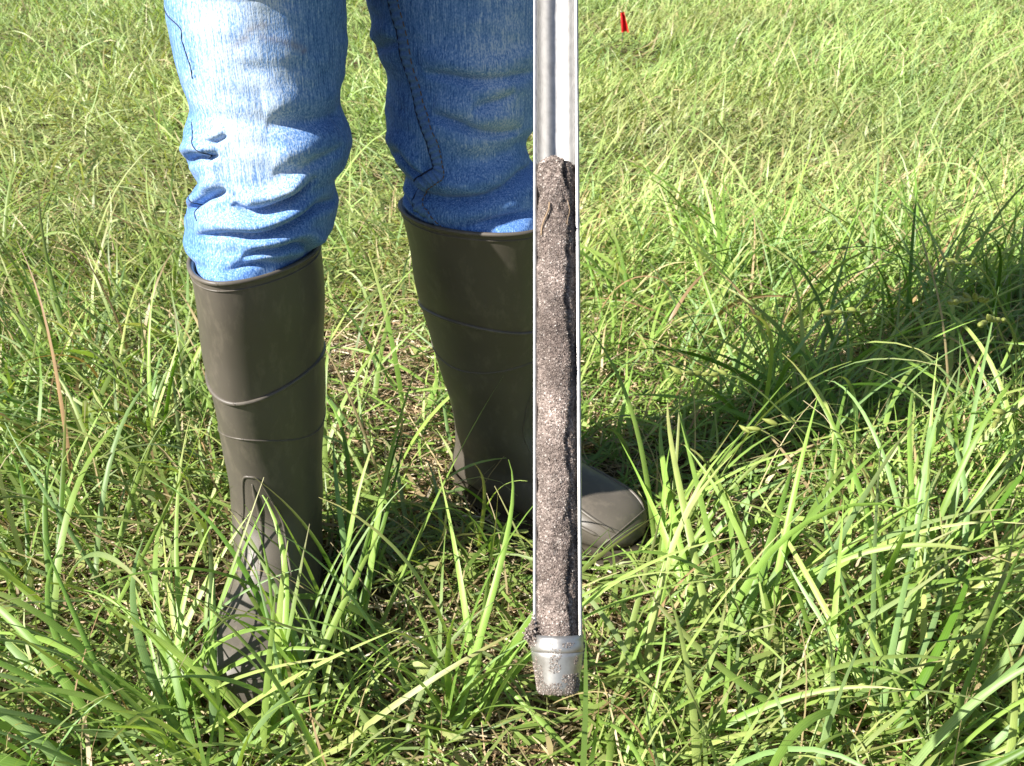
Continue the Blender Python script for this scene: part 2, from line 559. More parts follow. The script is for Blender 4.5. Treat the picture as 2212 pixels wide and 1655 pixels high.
def build_boot(parent, B, label, medial):
    P = B.P - np.array(parent.location)
    n, k = B.NS, B.NT
    V = P.reshape(-1, 3)
    tip = P[-1].mean(axis=0)[None]
    V = np.concatenate([V, tip])
    F = grid_faces(n, k, True)[:, ::-1]
    j = np.arange(k)
    cap = np.stack([(n - 1) * k + j, np.full(k, n * k), (n - 1) * k + (j + 1) % k], 1)
    boot = add('boot', mesh_from('boot', V, [F, cap]), M_RUBBER, parent, label=label)
    O = np.array(parent.location)
    th = np.linspace(0, 2 * np.pi, 97)[:-1]

    def loop_tube(name, sfun, r, mat=M_RIB, thr=None, off=0.0):
        t = th if thr is None else np.linspace(thr[0], thr[1], 60)
        p = B.surf(sfun(t), t, off)
        if thr is None:
            p = np.concatenate([p, p[:2]])
        rr = np.full(len(p), r)
        if thr is not None:
            e = np.linspace(0, 1, len(p))
            rr = r * np.clip(np.minimum(e, 1 - e) * 12, 0.15, 1)
        V, F = tube(p - O, rr, 8)
        return add(name, mesh_from(name, V, F), mat, boot)

    loop_tube('rim', lambda t: 0 * t + 0.05, 0.0021)
    loop_tube('rim_line', lambda t: 0 * t + B.ring_at(0.3735), 0.0008)
    s1 = B.ring_at(0.268)
    loop_tube('rib', lambda t: s1 + 0.9 * np.cos(2 * t), 0.0021)
    s2 = B.ring_at(0.222)
    loop_tube('rib_line', lambda t: s2 + 3.4 * (1 - np.cos(t * 2)) * 0.5 * (1 + 0.2 * np.sin(t)), 0.0009)
    # raised arch and centre rib over the front of the ankle
    sa, sb = B.ring_at(0.176), B.ring_at(0.080)
    tt = np.linspace(-1, 1, 60)
    thA = 0.42 * np.sign(tt) * np.abs(tt) ** 0.5 * (1 + 0.55 * np.abs(tt) ** 2)
    ss = sa + (sb - sa) * np.abs(tt) ** 2.2
    V, F = tube(B.surf(ss, thA) - O, 0.0013, 8)
    add('ankle_arch', mesh_from('ankle_arch', V, F), M_RIB, boot)
    t = np.linspace(0, 1, 40)
    V, F = tube(B.surf(sa + 2 + (sb - sa) * t, 0.0 * t) - O, 0.0022 * np.clip(np.minimum(t * 14, (1 - t) * 6), 0.3, 1), 8)
    add('ankle_rib', mesh_from('ankle_rib', V, F), M_RIB, boot)
    # lines pressed along the foot
    for sg in (-1, 1):
        for q, (a0, a1, f0, f1) in enumerate([(0.70, 0.75, 0.62, 0.90), (1.22, 1.20, 0.66, 0.865)]):
            t = np.linspace(0, 1, 40)
            V, F = tube(B.surf((f0 + (f1 - f0) * t) * (B.NS - 1), sg * (a0 + (a1 - a0) * t)) - O, 0.0021 * np.clip(np.minimum(t, 1 - t) * 10, 0.2, 1), 7)
            add('foot_rib', mesh_from('foot_rib', V, F), M_RIB, boot)
    # toe cap edge
    t = np.linspace(-1, 1, 60)
    V, F = tube(B.surf(0.905 * (B.NS - 1) - 3.0 * np.abs(t) ** 2, t * 1.9) - O, 0.0009, 7)
    add('toe_cap_edge', mesh_from('toe_cap_edge', V, F), M_RIB, boot)
    # lining just inside the mouth
    cen = B.P[0].mean(axis=0)
    rows = []
    for d, q in ((0.985, 0), (0.955, 0), (0.93, 4), (0.92, 10), (0.88, 16)):
        c0 = B.P[q].mean(axis=0)
        rows.append(c0 + (B.P[q] - c0) * d + np.array([0, 0, 0.0006 if d > 0.98 else 0.0]))
    V = (np.array(rows) - O).reshape(-1, 3)
    add('lining', mesh_from('lining', V, grid_faces(5, k, True)), M_LINING, boot)
    # sole: outline extruded, with a raised waist between heel and ball
    a = np.linspace(0, 2 * np.pi, 80, endpoint=False)
    ox = np.cos(a); oy = np.sin(a)
    X = 0.056 + 0.136 * np.sign(ox) * np.abs(ox) ** 0.85
    half = np.interp(X, [-0.08, -0.05, 0.0, 0.05, 0.09, 0.14, 0.175, 0.192], [0.030, 0.039, 0.037, 0.038, 0.047, 0.051, 0.040, 0.02])
    Y = half * np.sign(oy) * np.abs(oy) ** 0.7
    rows = []
    for z, g in ((0.017, 0.985), (0.014, 1.02), (0.004, 1.02), (-0.008, 1.0)):
        zz = np.full_like(X, z)
        rows.append(B.world(np.stack([0.056 + (X - 0.056) * g, Y * g, zz], -1)))
    V = np.array(rows).reshape(-1, 3)
    c2 = np.array(rows)[[0, -1]].mean(axis=1)
    V = np.concatenate([V, c2]) - O
    jj = np.arange(80)
    caps = np.concatenate([np.stack([jj, (jj + 1) % 80, np.full(80, 320)], 1), np.stack([240 + (jj + 1) % 80, 240 + jj, np.full(80, 321)], 1)])
    add('sole', mesh_from('sole', V, [grid_faces(4, 80, True), caps]), M_SOLE, boot)
    return boot


person = empty('person', (-0.118, 0.88, 0.0),
               label='person in faded blue jeans tucked into olive rubber boots, holding the soil probe', category='person')
boot_l = Boot(LB, L_DIR, (0.020, -0.022), R(-12))
boot_r = Boot(RB, R_DIR, (-0.033, -0.094))
build_boot(person, boot_l, 'olive rubber boot pointing at the viewer, half in sun', 1)
build_boot(person, boot_r, 'olive rubber boot turned sideways, in the shade of the other leg', -1)

# ------------------------------------------------------------------ jeans
class Leg:
    NJ = 300

    def __init__(self, yc, left, right, top, depth, folds, seed, zlow, boot):
        """left/right: picture positions of the outline; top: list of (z, x, y, halfwidth, halfdepth) above the frame"""
        self.y = yc
        Lw = np.array([at_y(a, b, yc) for a, b in left])
        Rw = np.array([at_y(a, b, yc) for a, b in right])
        Lw, Rw = Lw[np.argsort(Lw[:, 2])], Rw[np.argsort(Rw[:, 2])]
        zt = min(Lw[-1, 2], Rw[-1, 2])
        z = np.arange(zlow, zt, 0.0013)
        xl, xr = self._sm(z, Lw), self._sm(z, Rw)
        xc, hw = (xl + xr) / 2, (xr - xl) / 2
        cy = np.full_like(z, yc) + np.interp(z, [0.36, 0.6], [0.0, 0.012])
        hd = hw * 0.35 + depth * 0.65
        zz = np.linspace(zt + 0.004, top[-1][0], 60)
        T = np.array([(zt, xc[-1], cy[-1], hw[-1], hd[-1])] + list(top))
        T2 = np.array([np.interp(zz, T[:, 0], T[:, i]) for i in range(1, 5)])
        z = np.concatenate([z, zz]); xc = np.concatenate([xc, T2[0]]); cy = np.concatenate([cy, T2[1]])
        hw = np.concatenate([hw, T2[2]]); hd = np.concatenate([hd, T2[3]])
        self.z, self.hw = z, hw
        th = np.linspace(-np.pi, np.pi, self.NJ, endpoint=False)      # 0 faces the photographer
        self.th = th
        base = np.stack([xc[:, None] + hw[:, None] * np.sin(th), cy[:, None] - hd[:, None] * np.cos(th), np.broadcast_to(z[:, None], (len(z), self.NJ))], -1)
        self.base = base
        N = np.stack([np.sin(th) / 1.0 * np.ones((len(z), 1)), -np.cos(th) * np.ones((len(z), 1)), np.zeros((len(z), self.NJ))], -1)
        px, py = project(base)
        front = (np.abs(th) < 1.75)[None, :] & (z[:, None] < zt + 0.02)
        self.px, self.py, self.front = px, py, front
        D = np.zeros((len(z), self.NJ))
        ARC = th[None, :] * 0.066 * np.ones((len(z), 1))
        ZZ = z[:, None] * np.ones((1, self.NJ))
        # broad soft creases everywhere
        D += 0.0028 * (vnoise(ARC, ZZ, seed, 26) - 0.5) + 0.0016 * (vnoise(ARC + ZZ * 0.6, ZZ * 1.8, seed + 1, 60) - 0.5)
        for pts, amp, notch, wid in folds:
            C = np.array([self.locate(*p) for p in pts])
            C = smoothcurve(C, 40)
            best = np.full(D.shape, 9.0); sgn = np.zeros(D.shape); par = np.zeros(D.shape)
            for q in range(len(C) - 1):
                a, b = C[q], C[q + 1]
                d = b - a
                l2 = d @ d + 1e-12
                t = np.clip(((ARC - a[0]) * d[0] + (ZZ - a[1]) * d[1]) / l2, 0, 1)
                ex, ey = ARC - a[0] - t * d[0], ZZ - a[1] - t * d[1]
                r = np.hypot(ex, ey)
                m = r < best
                best = np.where(m, r, best)
                sgn = np.where(m, np.sign(d[0] * ey - d[1] * ex), sgn)
                par = np.where(m, (q + t) / (len(C) - 1), par)
            taper = np.clip(np.minimum(par, 1 - par) * 4.5, 0, 1) ** 0.7
            s = best * sgn                                        # positive = above the crease (crease drawn left to right)
            # past the ends the fold dies out
            up = np.exp(-((s - wid * 1.0) / (wid * 0.85)) ** 2)
            dn = np.exp(-((s + wid * 0.22) / (wid * 0.36)) ** 2)
            dn2 = np.exp(-((s + wid * 1.3) / (wid * 0.8)) ** 2)
            D += 1.08 * taper * (amp * up - notch * dn + 0.35 * amp * dn2)
        # keep the cloth inside the boot mouth at the very bottom
        P = base + N * D[..., None]
        ring = boot.P[0]; rc = ring.mean(axis=0)
        aim = np.stack([np.sin(th), -np.cos(th)], -1)
        rd = (ring - rc)[:, :2]
        rl = np.linalg.norm(rd, axis=1)
        pick = np.argmax((aim @ rd.T) / rl[None], axis=1)
        k = np.hanning(15); k /= k.sum()
        lim = np.convolve(np.pad(rl[pick], 7, mode='wrap'), k, mode='valid')
        inz = rc[None, :2] + aim * (lim * 0.90)[:, None]
        low = np.clip((rc[2] + 0.013 - z) / 0.016, 0, 1)
        low = (low * low * (3 - 2 * low))[:, None, None]
        shift = (np.clip((rc[2] - 0.004 - z), 0, 1)[:, None, None]) * 0.5
        tgt = np.concatenate([inz[None] * np.ones((len(z), 1, 1)) * 1.0, P[..., 2:]], -1)
        tgt[..., :2] += (rc[:2] - tgt[..., :2]) * np.clip(shift * 6, 0, 0.3)
        tgt[..., :2] += (np.array(boot.lean) * (np.minimum(z - rc[2], 0) / 0.32)[:, None])[:, None, :]
        self.P = P * (1 - low) + tgt * low

    @staticmethod
    def _sm(z, W):
        v = np.interp(z, W[:, 2], W[:, 0])
        k = np.hanning(13); k /= k.sum()
        return np.convolve(np.pad(v, 6, mode='edge'), k, mode='valid')

    def locate(self, px, py):
        d = np.where(self.front, (self.px - px) ** 2 + (self.py - py) ** 2, 1e9)
        i, j = np.unravel_index(np.argmin(d), d.shape)
        return np.array([self.th[j] * 0.066, self.z[i]])

    def surf(self, arc, z, off=0.0):
        j = ((arc / 0.066) + np.pi) / (2 * np.pi) * self.NJ
        i = np.interp(z, self.z, np.arange(len(self.z)))
        i0 = np.clip(i.astype(int), 0, len(self.z) - 2); j0 = j.astype(int) % self.NJ
        u, v = (i - i0)[:, None], (j - np.floor(j))[:, None]
        j1 = (j0 + 1) % self.NJ
        P = self.P
        p = (P[i0, j0] * (1 - u) + P[i0 + 1, j0] * u) * (1 - v) + (P[i0, j1] * (1 - u) + P[i0 + 1, j1] * u) * v
        n = np.cross(P[i0, (j0 + 2) % self.NJ] - P[i0, j0 - 2], P[np.minimum(i0 + 3, len(self.z) - 1), j0] - P[np.maximum(i0 - 3, 0), j0])
        n /= np.linalg.norm(n, axis=1)[:, None] + 1e-12
        return p + n * off, n


def C1(x, y):   # crop coordinates of the left-hand leg -> picture
    return ((340 + x / 2.586) * 0.96678, (y / 2.586) * 0.96678)


def C2(x, y):
    return ((780 + x / 2.956) * 0.96678, (y / 2.956) * 0.96678)


left1 = [C1(*p) for p in [(60, -60), (66, 0), (95, 200), (140, 400), (200, 540), (240, 605), (200, 700), (183, 770), (200, 900), (250, 985), (292, 1030), (235, 1105), (212, 1180), (205, 1300), (190, 1390), (200, 1450), (235, 1520), (290, 1600), (320, 1680), (330, 1900)]]
right1 = [C1(*p) for p in [(1118, -60), (1115, 0), (1110, 200), (1098, 450), (1072, 610), (1110, 710), (1140, 790), (1145, 870), (1110, 980), (1045, 1050), (1060, 1110), (1076, 1190), (1050, 1300), (1010, 1400), (1000, 1480), (985, 1600), (965, 1700), (950, 1900)]]
folds1 = [([C1(*p) for p in [(470, 1160), (540, 1208), (640, 1200), (740, 1168), (830, 1115), (940, 1010)]], 0.0075, 0.0075, 0.0085),
          ([C1(*p) for p in [(250, 1350), (420, 1350), (600, 1350), (740, 1310), (840, 1250), (960, 1180), (1060, 1150)]], 0.0065, 0.0065, 0.0075),
          ([C1(*p) for p in [(520, 1470), (610, 1440), (720, 1430), (850, 1400), (930, 1430), (1000, 1480)]], 0.0055, 0.006, 0.0065),
          ([C1(*p) for p in [(190, 1490), (300, 1530), (430, 1545), (520, 1520), (640, 1505), (760, 1520)]], 0.004, 0.005, 0.006),
          ([C1(*p) for p in [(185, 930), (240, 905), (300, 900), (380, 880)]], 0.006, 0.006, 0.007),
          ([C1(*p) for p in [(200, 1200), (260, 1180), (330, 1140), (420, 1090)]], 0.006, 0.006, 0.007),
          ([C1(*p) for p in [(700, 980), (830, 960), (960, 900), (1100, 820)]], 0.004, 0.003, 0.012),
          ([C1(*p) for p in [(650, 700), (800, 690), (950, 680), (1080, 620)]], 0.003, 0.003, 0.013),
          ([C1(*p) for p in [(300, 800), (370, 810), (430, 780)]], 0.003, 0.003, 0.005)]
left2 = [C2(*p) for p in [(98, -60), (100, 0), (140, 160), (155, 260), (190, 380), (240, 470), (238, 620), (238, 780), (255, 900), (275, 1000), (330, 1090), (400, 1165), (370, 1270), (335, 1390), (360, 1470), (400, 1540), (430, 1640), (440, 1900)]]
right2 = [C2(*p) for p in [(1335, -60), (1330, 0), (1320, 300), (1290, 600), (1250, 830), (1170, 910), (1145, 975), (1200, 1060), (1280, 1160), (1320, 1280), (1310, 1400), (1290, 1500), (1270, 1640), (1260, 1900)]]
folds2 = [([C2(*p) for p in [(480, 470), (650, 490), (850, 520), (1050, 500), (1250, 450)]], 0.0035, 0.0045, 0.010),
          ([C2(*p) for p in [(540, 740), (700, 790), (860, 850), (1000, 865), (1150, 840)]], 0.005, 0.006, 0.010),
          ([C2(*p) for p in [(480, 1260), (650, 1300), (850, 1290), (1000, 1240), (1130, 1130), (1200, 1050)]], 0.006, 0.007, 0.011),
          ([C2(*p) for p in [(330, 1440), (420, 1500), (600, 1545), (800, 1500), (1000, 1430), (1220, 1370)]], 0.0025, 0.004, 0.009),
          ([C2(*p) for p in [(130, 330), (220, 290), (320, 260)]], 0.004, 0.004, 0.009),
          ([C2(*p) for p in [(250, 1010), (330, 1010), (430, 1120), (520, 1160)]], 0.006, 0.005, 0.010),
          ([C2(*p) for p in [(380, 1230), (400, 1330), (440, 1400), (500, 1440)]], 0.006, 0.008, 0.008),
          ([C2(*p) for p in [(800, 700), (950, 660), (1100, 590)]], 0.003, 0.003, 0.010)]
leg1 = Leg(0.815, left1, right1, [(0.61, -0.188, 0.826, 0.084, 0.077), (0.66, -0.183, 0.828, 0.089, 0.086), (0.80, -0.180, 0.848, 0.098, 0.106), (0.90, -0.172, 0.865, 0.095, 0.110), (0.97, -0.165, 0.885, 0.085, 0.11)], 0.068, folds1, 21, 0.30, boot_l)
leg2 = Leg(0.915, left2, right2, [(0.66, -0.045, 0.925, 0.080, 0.084), (0.80, -0.055, 0.91, 0.092, 0.098), (0.90, -0.06, 0.895, 0.09, 0.105), (0.97, -0.07, 0.885, 0.085, 0.11)], 0.059, folds2, 31, 0.30, boot_r)


def build_jeans():
    O = np.array(person.location)
    parts, cols = [], []
    for leg, fadebias in ((leg1, 0.0), (leg2, 0.0)):
        ni, nj = leg.P.shape[:2]
        parts.append(((leg.P - O).reshape(-1, 3), grid_faces(ni, nj, True)))
        th, z = leg.th[None, :], leg.z[:, None]
        # wear: knees and thigh fronts are rubbed pale
        fade = np.exp(-(((th + (0.05 if leg is leg1 else -0.5)) / 0.75) ** 2)) * np.clip((z - 0.36) / 0.1, 0.25, 1)
        fade = fade * (0.75 + 0.5 * vnoise(th * 3 + 0 * z, z * 60 + 0 * th, 77, 1.0)) * (1.0 if leg is leg1 else 0.6)
        stain = np.zeros_like(fade)
        if leg is leg1:
            for pts in ([(420, 300), (520, 235), (570, 175), (640, 150)], [(640, 210), (760, 235), (880, 285)]):
                C = smoothcurve([leg.locate(*C1(*p)) for p in pts], 24)
                d = np.min([np.hypot(th * 0.066 - c[0], z - c[1]) for c in C], axis=0)
                stain = np.maximum(stain, 0.45 * np.exp(-(d / 0.0028) ** 2) * (0.3 + vnoise(th * 40 + 0 * z, z * 500 + 0 * th, 5, 1.0)))
        c = np.stack([fade, stain, 0 * fade, 0 * fade + 1], -1).reshape(-1, 4)
        cols.append(c)
    # seat and waist
    rows = []
    for z, hx, hy, cy in ((0.78, 0.10, 0.085, 0.89), (0.82, 0.155, 0.11, 0.89), (0.88, 0.172, 0.118, 0.89), (0.95, 0.172, 0.118, 0.89), (1.02, 0.155, 0.105, 0.885), (1.04, 0.15, 0.102, 0.885)):
        a = np.linspace(0, 2 * np.pi, 48, endpoint=False)
        rows.append(np.stack([-0.118 + hx * np.cos(a), cy + hy * np.sin(a), np.full(48, z)], -1))
    V = np.array(rows).reshape(-1, 3) - O
    parts.append((V, grid_faces(6, 48, True)))
    cols.append(np.tile([0.2, 0, 0, 1.0], (len(V), 1)))
    V, F = joinparts(parts)
    jeans = add('jeans', mesh_from('jeans', V, F, cols=np.concatenate(cols)), M_DENIM, person,
                label='faded blue denim jeans, bunched in folds above the boots')

    def strip(leg, pts, half, pucker, name, mat, lift=0.0009, n=220, period=0.0062):
        C = smoothcurve([leg.locate(*p) for p in pts], n)
        T = np.gradient(C, axis=0); T /= np.linalg.norm(T, axis=1)[:, None]
        S = np.stack([-T[:, 1], T[:, 0]], 1)
        run = np.concatenate([[0], np.cumsum(np.linalg.norm(np.diff(C, axis=0), axis=1))])
        rows = []
        ph = run / period * 2 * np.pi + 0.6 * np.sin(run * 190)
        for q, (k, l) in enumerate(((-1.0, -0.0006), (-0.86, lift), (-0.3, lift * 1.1), (0.3, lift * 1.1), (0.86, lift), (1.0, -0.0006))):
            c = C + S * (half * k)
            off = l + (pucker * np.sin(ph + 0.5 * k) if abs(k) < 0.95 else 0)
            p, nn = leg.surf(c[:, 0], c[:, 1], 0.0)
            rows.append(p + nn * np.asarray(off).reshape(-1, 1) * np.ones((n, 1)))
        V = np.array(rows).transpose(1, 0, 2).reshape(-1, 3) - O
        add(name, mesh_from(name, V, grid_faces(n, 6), cols=np.tile([0.45, 0, 0, 1.0], (len(V), 1))), mat, jeans)
        return C, S

    def line(leg, C, S, shift, r, name, mat, lift=0.0005, dash=False):
        c = C + S * shift
        p, nn = leg.surf(c[:, 0], c[:, 1], lift)
        if dash:
            segs = []
            step = 5
            for q in range(0, len(p) - step, step):
                segs.append(tube(p[q:q + step - 1] + nn[q:q + step - 1] * np.array([0, 1, 1, 0])[:, None] * 0.0004 - O, r, 6))
            V, F = joinparts(segs)
        else:
            V, F = tube(p - O, r, 6)
        add(name, mesh_from(name, V, F), mat, jeans)

    s2 = [C2(*p) for p in [(290, -30), (330, 150), (370, 330), (420, 520), (465, 680), (510, 820), (555, 960), (585, 1060), (595, 1130), (560, 1170), (500, 1215), (480, 1280), (490, 1370), (530, 1460), (575, 1540)]]
    C, S = strip(leg2, s2, 0.0050, 0.0009, 'seam', M_SEAM, lift=0.0013)
    line(leg2, C, S, -0.0054, 0.0009, 'seam_edge', M_CREASE, 0.0)
    line(leg2, C, S, 0.0046, 0.0005, 'stitching', M_THREAD, 0.0014, dash=True)
    for pts in ([(105, -40), (150, 130), (195, 240), (232, 370), (246, 450)], [(238, 700), (268, 800), (335, 880), (318, 935)], [(262, 1120), (258, 1180), (284, 1260)]):
        C, S = strip(leg1, [C1(*p) for p in pts], 0.0020, 0.0002, 'seam', M_DENIM, lift=0.0001, n=120)
        line(leg1, C, S, -0.0018, 0.0005, 'seam_edge', M_CREASE, 0.0003)
    return jeans


build_jeans()

# ------------------------------------------------------------------ soil probe
OD = 0.0230
AX_T = math.sin(R(9.0)) * FWD + math.cos(R(9.0)) * UPV            # up along the tube
z_tip = OD * FPX / 108.0
tip = EYE + z_tip * FWD + (1205 - CX) / FPX * z_tip * RGT + (CY - 1497) / FPX * z_tip * UPV
# the tube leans very slightly sideways
AX_T = AX_T + RGT * 0.004
AX_T /= np.linalg.norm(AX_T)
E2 = -FWD - AX_T * float(-FWD @ AX_T); E2 /= np.linalg.norm(E2)    # out of the open face
E1 = np.cross(AX_T, E2) * -1
if E1[0] < 0: E1 = -E1
ro = R(-5.0)                                                       # open face turned a touch to the left
E1, E2 = math.cos(ro) * E1 - math.sin(ro) * E2 * -1 * -1, math.cos(ro) * E2 + math.sin(ro) * E1


def on_probe(l, r, ang):
    """l along the tube from the tip, r radius, ang from E1 (picture right) towards E2 (viewer)"""
    l, r, ang = np.broadcast_arrays(np.asarray(l, float), np.asarray(r, float), np.asarray(ang, float))
    return tip + l[..., None] * AX_T + (r * np.cos(ang))[..., None] * E1 + (r * np.sin(ang))[..., None] * E2


def l_at(py):
    """distance along the probe where it crosses picture height py"""
    ls = np.linspace(0, 0.7, 1400)
    _, yy = project(tip + ls[:, None] * AX_T)
    return float(np.interp(-py, -yy, ls))


PROBE_LEN = 0.60
probe = empty('soil_probe', tuple(tip), label='shiny metal soil probe tube with open face, held upright in front', category='soil probe')


def build_probe():
    ro_, ri = OD / 2, OD / 2 - 0.0019
    l0, l1, l2 = l_at(1372), 0.455, PROBE_LEN
    lip = R(9)
    # open channel: profile through the outside, lip, inside, lip
    a_out = np.linspace(lip, -np.pi - lip, 60)
    rr = [(ro_, a) for a in a_out]
    rm = (ro_ + ri) / 2
    rr += [(rm + 0.0005, -np.pi - lip - 0.03), (rm - 0.0005, -np.pi - lip - 0.03)]
    rr += [(ri, a) for a in a_out[::-1]]
    rr += [(rm - 0.0005, lip + 0.03), (rm + 0.0005, lip + 0.03)]
    prof = np.array(rr)
    ls = np.linspace(l0, l1, 90)
    rows = []
    for l in ls:
        j = prof.copy()
        # nicked, worn lips
        w = 1 + 0.0 * l
        rows.append(on_probe(l, j[:, 0] * w, j[:, 1]))
    V = np.array(rows)
    lipn = np.abs(prof[:, 1] - (lip + 0.03)) < 0.05
    lipn |= np.abs(prof[:, 1] + np.pi + lip + 0.03) < 0.05
    nz = 0.0006 * (rng.random((len(ls), 1)) - 0.5) * (rng.random((len(ls), 1)) < 0.5)
    V[:, lipn] += nz[..., None] * E2
    V = V.reshape(-1, 3) - tip
    add('channel', mesh_from('channel', V, grid_faces(len(ls), len(prof), True)), M_METAL, probe)
    # closed tube above the cut-out, threaded collar, handle
    def lathe(name, pr, mat, k=64):
        a = np.linspace(0, 2 * np.pi, k, endpoint=False)
        V = np.array([on_probe(l, r, a) for l, r in pr]).reshape(-1, 3) - tip
        n = len(pr)
        j = np.arange(k)
        F = [grid_faces(n, k, True)]
        return add(name, mesh_from(name, V, F), mat, probe)
    lathe('upper_tube', [(l1 - 0.002, ri), (l1 - 0.002, ro_ + 0.0002), (l1 + 0.07, ro_ + 0.0002), (l1 + 0.074, 0.008), (l2, 0.008), (l2, 0.0001)], M_METAL)
    lt = l_at(1384)
    ls_, lb = l_at(1400), 0.0
    s = OD / 2
    lathe('collar', [(l0 - 0.001, s - 0.0016), (l0 + 0.0006, s + 0.0002), (lt + 0.0012, s + 0.0003), (lt + 0.0002, s + 0.0007), (lt - 0.0014, s + 0.0013), (lt - 0.0030, s + 0.0013), (lt - 0.0040, s + 0.0011), (lt - 0.0043, s + 0.0009)], M_TIP)
    lathe('cutting_tip', [(lt - 0.0041, s - 0.001), (lt - 0.0044, s + 0.0007), (lt - 0.0047, s + 0.0009), (lt - 0.0065, s + 0.0006), (0.011, s - 0.0006), (0.004, s - 0.0017), (0.0008, s - 0.0022), (0.0, s - 0.0034), (0.0, s - 0.0042), (0.01, s - 0.0045)], M_TIP)
    # cross handle with grips
    c = tip + PROBE_LEN * AX_T
    V, F = tube(np.array([c + E1 * t for t in np.linspace(-0.075, 0.075, 12)]) - tip, 0.008, 20)
    add('handle', mesh_from('handle', V, F), M_METAL, probe)
    for sg in (-1, 1):
        t = np.linspace(0.018, 0.085, 20) * sg
        V, F = tube(np.array([c + E1 * q for q in t]) - tip, 0.0125 + 0.0008 * np.sin(np.arange(20) * 1.6), 20)
        add('grip', mesh_from('grip', V, F), M_SOLE, probe)


build_probe()

core = empty('soil_core', tuple(tip), label='grey brown sandy soil core packed in the open face of the probe', category='soil core')


def build_core():
    la, lb = l_at(1392), l_at(348)
    nl, na = 620, 70
    ls = np.linspace(la - 0.004, lb + 0.002, nl)
    an = np.linspace(-0.35, np.pi + 0.35, na)
    r0 = OD / 2 - 0.00195
    V = np.zeros((nl, na, 3))
    for i, l in enumerate(ls):
        u = (l - la) / (lb - la)
        for j, a in enumerate(an):
            q = (math.cos(a) * r0 * 90, math.sin(a) * r0 * 90, l * 90)
            n1 = mnoise.noise(q)
            n2 = mnoise.noise((q[0] * 3.1, q[1] * 3.1, q[2] * 3.1))
            n3 = mnoise.noise((q[0] * 9, q[1] * 9, q[2] * 9))
            d = 0.0005 * n1 + 0.0003 * n2 + 0.00025 * n3
            # gap between the core and the right-hand wall
            ac = 0.74 + 0.40 * mnoise.noise((l * 38, 5.1, 0.3)) + 0.16 * mnoise.noise((l * 150, 1.1, 7.3))
            gw = 0.10 + 0.16 * max(0.0, mnoise.noise((l * 70, 3.0, 8.0)) + 0.3)
            gap = math.exp(-((a - ac - 0.10 * n2) / gw) ** 2)
            gd = 0.0044 * min(1.0, max(0.0, mnoise.noise((l * 62, 9.0, 2.0)) * 1.6 + 0.35))
            # crumbly hollows, more of them in the topsoil
            hv = mnoise.noise((q[0] * 1.7 + 7, q[1] * 1.7, q[2] * 1.3))
            d -= 0.0022 * max(0.0, hv - (0.36 if u < 0.7 else 0.18))
            d -= gap * gd
            st = min(1.0, max(0.0, (ac + 0.12 - a + 0.12 * n2) / 0.3)); st = st * st * (3 - 2 * st)
            d -= st * (0.0010 + 0.0007 * n2 + 0.0010 * max(0.0, mnoise.noise((l * 45, 2.0, 4.0)))) * min(1.0, a / 0.25 + 0.35)
            if u > 0.86:
                d += 0.0010 * n1 + 0.0006 * n2 - 0.0003
            flat = 1.0 - 0.14 * max(0, math.sin(a)) ** 2          # a bit flattened in front
            V[i, j] = on_probe(l, r0 * flat + d, a)
            if u > 0.965:
                V[i, j] -= AX_T * 0.0022 * (1 + 1.2 * n1 + 0.3 * abs(math.cos(a))) * ((u - 0.965) / 0.035)
    top = on_probe(np.full(na, lb - 0.003), np.full(na, 0.002), np.full(na, np.pi / 2))
    VV = np.concatenate([V.reshape(-1, 3), top[:1]])
    j = np.arange(na - 1)
    cap = np.stack([(nl - 1) * na + j, (nl - 1) * na + j + 1, np.full(na - 1, nl * na)], 1)
    add('packed_soil', mesh_from('packed_soil', VV - tip, [grid_faces(nl, na), cap]), M_SOIL, core)
    # loose sand grains sitting on the surface
    pal = np.array([(0.07, 0.055, 0.05), (0.16, 0.125, 0.105), (0.24, 0.195, 0.165), (0.27, 0.22, 0.19), (0.40, 0.35, 0.31), (0.62, 0.58, 0.54), (0.04, 0.032, 0.028)])
    pp = np.array([0.2, 0.26, 0.22, 0.12, 0.1, 0.04, 0.06])
    octa = np.array([(1, 0, 0), (-1, 0, 0), (0, 1, 0), (0, -1, 0), (0, 0, 1), (0, 0, -1)], float)
    of = np.array([(0, 2, 4), (2, 1, 4), (1, 3, 4), (3, 0, 4), (2, 0, 5), (1, 2, 5), (3, 1, 5), (0, 3, 5)])

    def grains(name, pts, r, parent):
        n = len(pts)
        q = rng.normal(size=(n, 3, 3))
        q, _ = np.linalg.qr(q)
        sc = r[:, None, None] * (0.7 + 0.6 * rng.random((n, 6, 1)))
        V = pts[:, None, :] + np.einsum('vk,nkl->nvl', octa, q) * sc
        F = (np.arange(n)[:, None, None] * 6 + of[None]).reshape(-1, 3)
        c = pal[rng.choice(len(pal), n, p=pp)] * (0.8 + 0.4 * rng.random((n, 1)))
        c = np.repeat(np.concatenate([c, np.ones((n, 1))], 1), 6, axis=0)
        add(name, mesh_from(name, V.reshape(-1, 3) - tip, F, smooth=False, cols=c), M_GRAIN, parent, kind='stuff')
    n = 13000
    i, j = rng.integers(0, nl, n), rng.integers(3, na - 3, n)
    grains('sand_grains', V[i, j] + rng.normal(size=(n, 3)) * 0.0002, 0.00018 + 0.00022 * rng.random(n) ** 2, core)
    # soil stuck to the collar and cutting tip
    n = 5200
    l = rng.random(n) * 0.0235
    a = rng.random(n) * np.pi
    s = OD / 2
    rr = np.interp(l, [0, 0.0008, 0.004, 0.011, 0.0175, 0.0195, 0.0215, 0.0235], [s - 0.0028, s - 0.0021, s - 0.0016, s - 0.0005, s + 0.0007, s + 0.0010, s + 0.0014, s + 0.0009])
